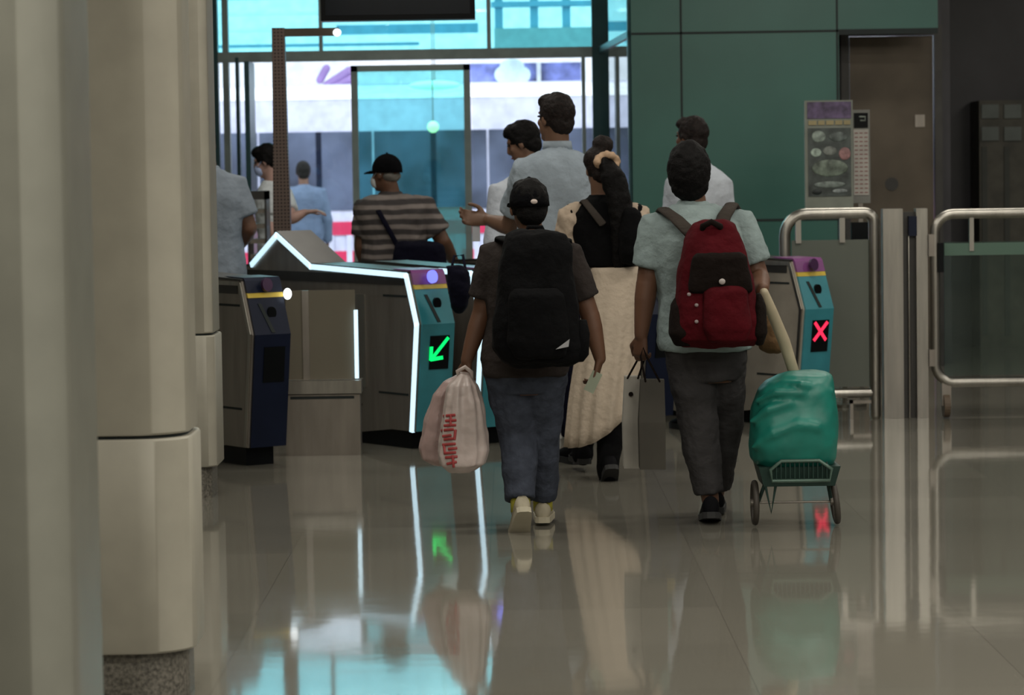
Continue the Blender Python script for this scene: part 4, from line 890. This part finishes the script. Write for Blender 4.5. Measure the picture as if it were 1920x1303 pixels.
# shopping trolley wrapped in teal cloth
CY = 12.25; m_cloth = M('teal_waterproof_cloth', (.008, .17, .13), .42, bump=.3, bscale=7, var=.1)
tr = thing('shopping_trolley', 'two wheeled shopping trolley with dark wire basket pulled by the person', 'trolley', V((gx(1490, CY), CY, 0)))
m_wire = M('dark_green_wire', (.02, .05, .04), .45, .4)
tx = lambda px: gx(px, CY); tz = lambda py: zz(1490, py, CY)
yb0, yb1 = CY-.16, CY+.14
bm = bmesh.new(); zb_ = tz(905)
loft(bm, [[V((tx(1424), yb0+.02, zb_)), V((tx(1556), yb0+.02, zb_)), V((tx(1556), yb1, zb_)), V((tx(1424), yb1, zb_))], [V((tx(1414), yb0, tz(868))), V((tx(1566), yb0, tz(868))), V((tx(1566), yb1, tz(868))), V((tx(1414), yb1, tz(868)))]]); obj('base_tray', bm, m_wire, tr, bevel=.012)
bm = bmesh.new(); tube(bm, [V((tx(1438), yb0-.015, tz(893))), V((tx(1435), yb0-.02, tz(872))), V((tx(1455), yb0-.02, tz(856))), V((tx(1525), yb0-.02, tz(856))), V((tx(1548), yb0-.02, tz(872))), V((tx(1545), yb0-.015, tz(893)))], [.008]*6, close=True, seg=8); obj('basket_hoop', bm, M('green_grey_wire', (.09, .15, .12), .4, .3), tr, smooth=True)
for k in range(12):
    x = tx(1446+k*8.5); obj('basket_wire', T([V((x, yb0-.015, tz(892))), V((x, yb0-.015, tz(860)))], .0035, seg=6), m_wire, tr)
m_tyre = M('grey_brown_tyre', (.05, .042, .034), .6); wr = zz(1560, 903, CY); 
def ringpts(x, y, z, r_, tilt_=0, n=28): return [V((x+math.sin(2*math.pi*i/n)*r_*tilt_, y+math.cos(2*math.pi*i/n)*r_, z+math.sin(2*math.pi*i/n)*r_)) for i in range(n)]
R_ = .092
for x, tl in ((tx(1411), 0), (tx(1561), -.12)):
    wh = obj('wheel', T(ringpts(x, CY-.02, R_+.01, R_-.008, tl), .013, close=True, seg=10), m_tyre, tr, smooth=True)
    obj('hub', T([V((x-.018, CY-.02, R_+.01)), V((x+.018, CY-.02, R_+.01))], .016, flat=True), m_dsteel, wh)
    for a in range(6):
        t_ = a*math.pi/3; obj('spoke', T([V((x, CY-.02, R_+.01)), V((x+math.sin(t_)*tl*(R_-.01), CY-.02+math.cos(t_)*(R_-.01), R_+.01+math.sin(t_)*(R_-.01)))], .004, seg=6), m_tyre, wh)
obj('axle', T([V((tx(1411), CY-.02, R_+.01)), V((tx(1561), CY-.02, R_+.01))], .005, seg=8), m_dsteel, tr)
for a, b in ((1432, 1411), (1548, 1561)): obj('wheel_bracket', T([V((tx(a), CY-.02, zb_+.01)), V((tx(b)+(.014 if a < 1500 else -.014), CY-.02, R_+.01))], .008, seg=8), m_wire, tr)
for a in (1437,): obj('front_foot', T([V((tx(a)-.022, yb0+.03, zb_)), V((tx(a), yb0+.02, zb_-.11)), V((tx(a)+.02, yb0+.03, zb_))], .006, seg=8), m_wire, tr)
hp = [at(1432, 548, B_Y-.2), at(1446, 582, CY+.0), at(1470, 640, CY+.06), at(1489, 700, CY+.10), at(1492, 870, CY+.13)]
obj('handle', T(hp, [.020, .024, .026, .024, .018]), M('cream_handle', (.42, .36, .25), .5), tr, smooth=True)
ld = thing('wrapped_load', 'bulging load wrapped in teal waterproof cloth on the trolley', 'bundle', V((gx(1487, CY), CY, tz(868))))
bm = bmesh.new(); rings = []
for y, l, r_, d_ in ((872, 1418, 1562, .13), (858, 1406, 1567, .16), (830, 1404, 1569, .19), (790, 1406, 1568, .20), (760, 1410, 1566, .18), (730, 1422, 1562, .17), (714, 1438, 1561, .15), (702, 1458, 1559, .12), (697, 1476, 1550, .07)):
    c = at((l+r_)/2, y, CY-.01); hw = (r_-l)/2*CY/F; rings.append(sering(c, hw, d_, 3.2, 48))
loft(bm, rings)
for pts_, rr_ in ((((1410, 790), (1440, 768), (1480, 756), (1530, 757)), .026), (((1466, 716), (1500, 722), (1560, 734)), .022), (((1420, 752), (1455, 736), (1500, 737), (1555, 748)), .022), (((1412, 838), (1450, 812), (1495, 795), (1530, 800), (1562, 820)), .034)):
    n_ = len(pts_); tube(bm, [at(x_, y_, CY-(.175 if 0 < q_ < n_-1 else .13)-(.01 if y_ > 780 else 0)) for q_, (x_, y_) in enumerate(pts_)], [rr_*(.4 if q_ in (0, n_-1) else 1) for q_ in range(n_)], seg=12)
remesh('cloth', bm, m_cloth, ld, .008, 7, .022, .16)
ob = thing('cloth_bag', 'small tan cloth bag hanging at the trolley handle', 'bag', at(1450, 664, CY+.2))
bm = pack(0, 0, 0, CY+.22, [(590, 1436, 1446, .03), (610, 1424, 1468, .05), (640, 1420, 1482, .06), (655, 1425, 1478, .05), (664, 1440, 1462, .02)], 0, 2.2); remesh('bag_body', bm, fabric('tan_cloth', (.17, .10, .05)), ob, .008, 3, .015, .06)
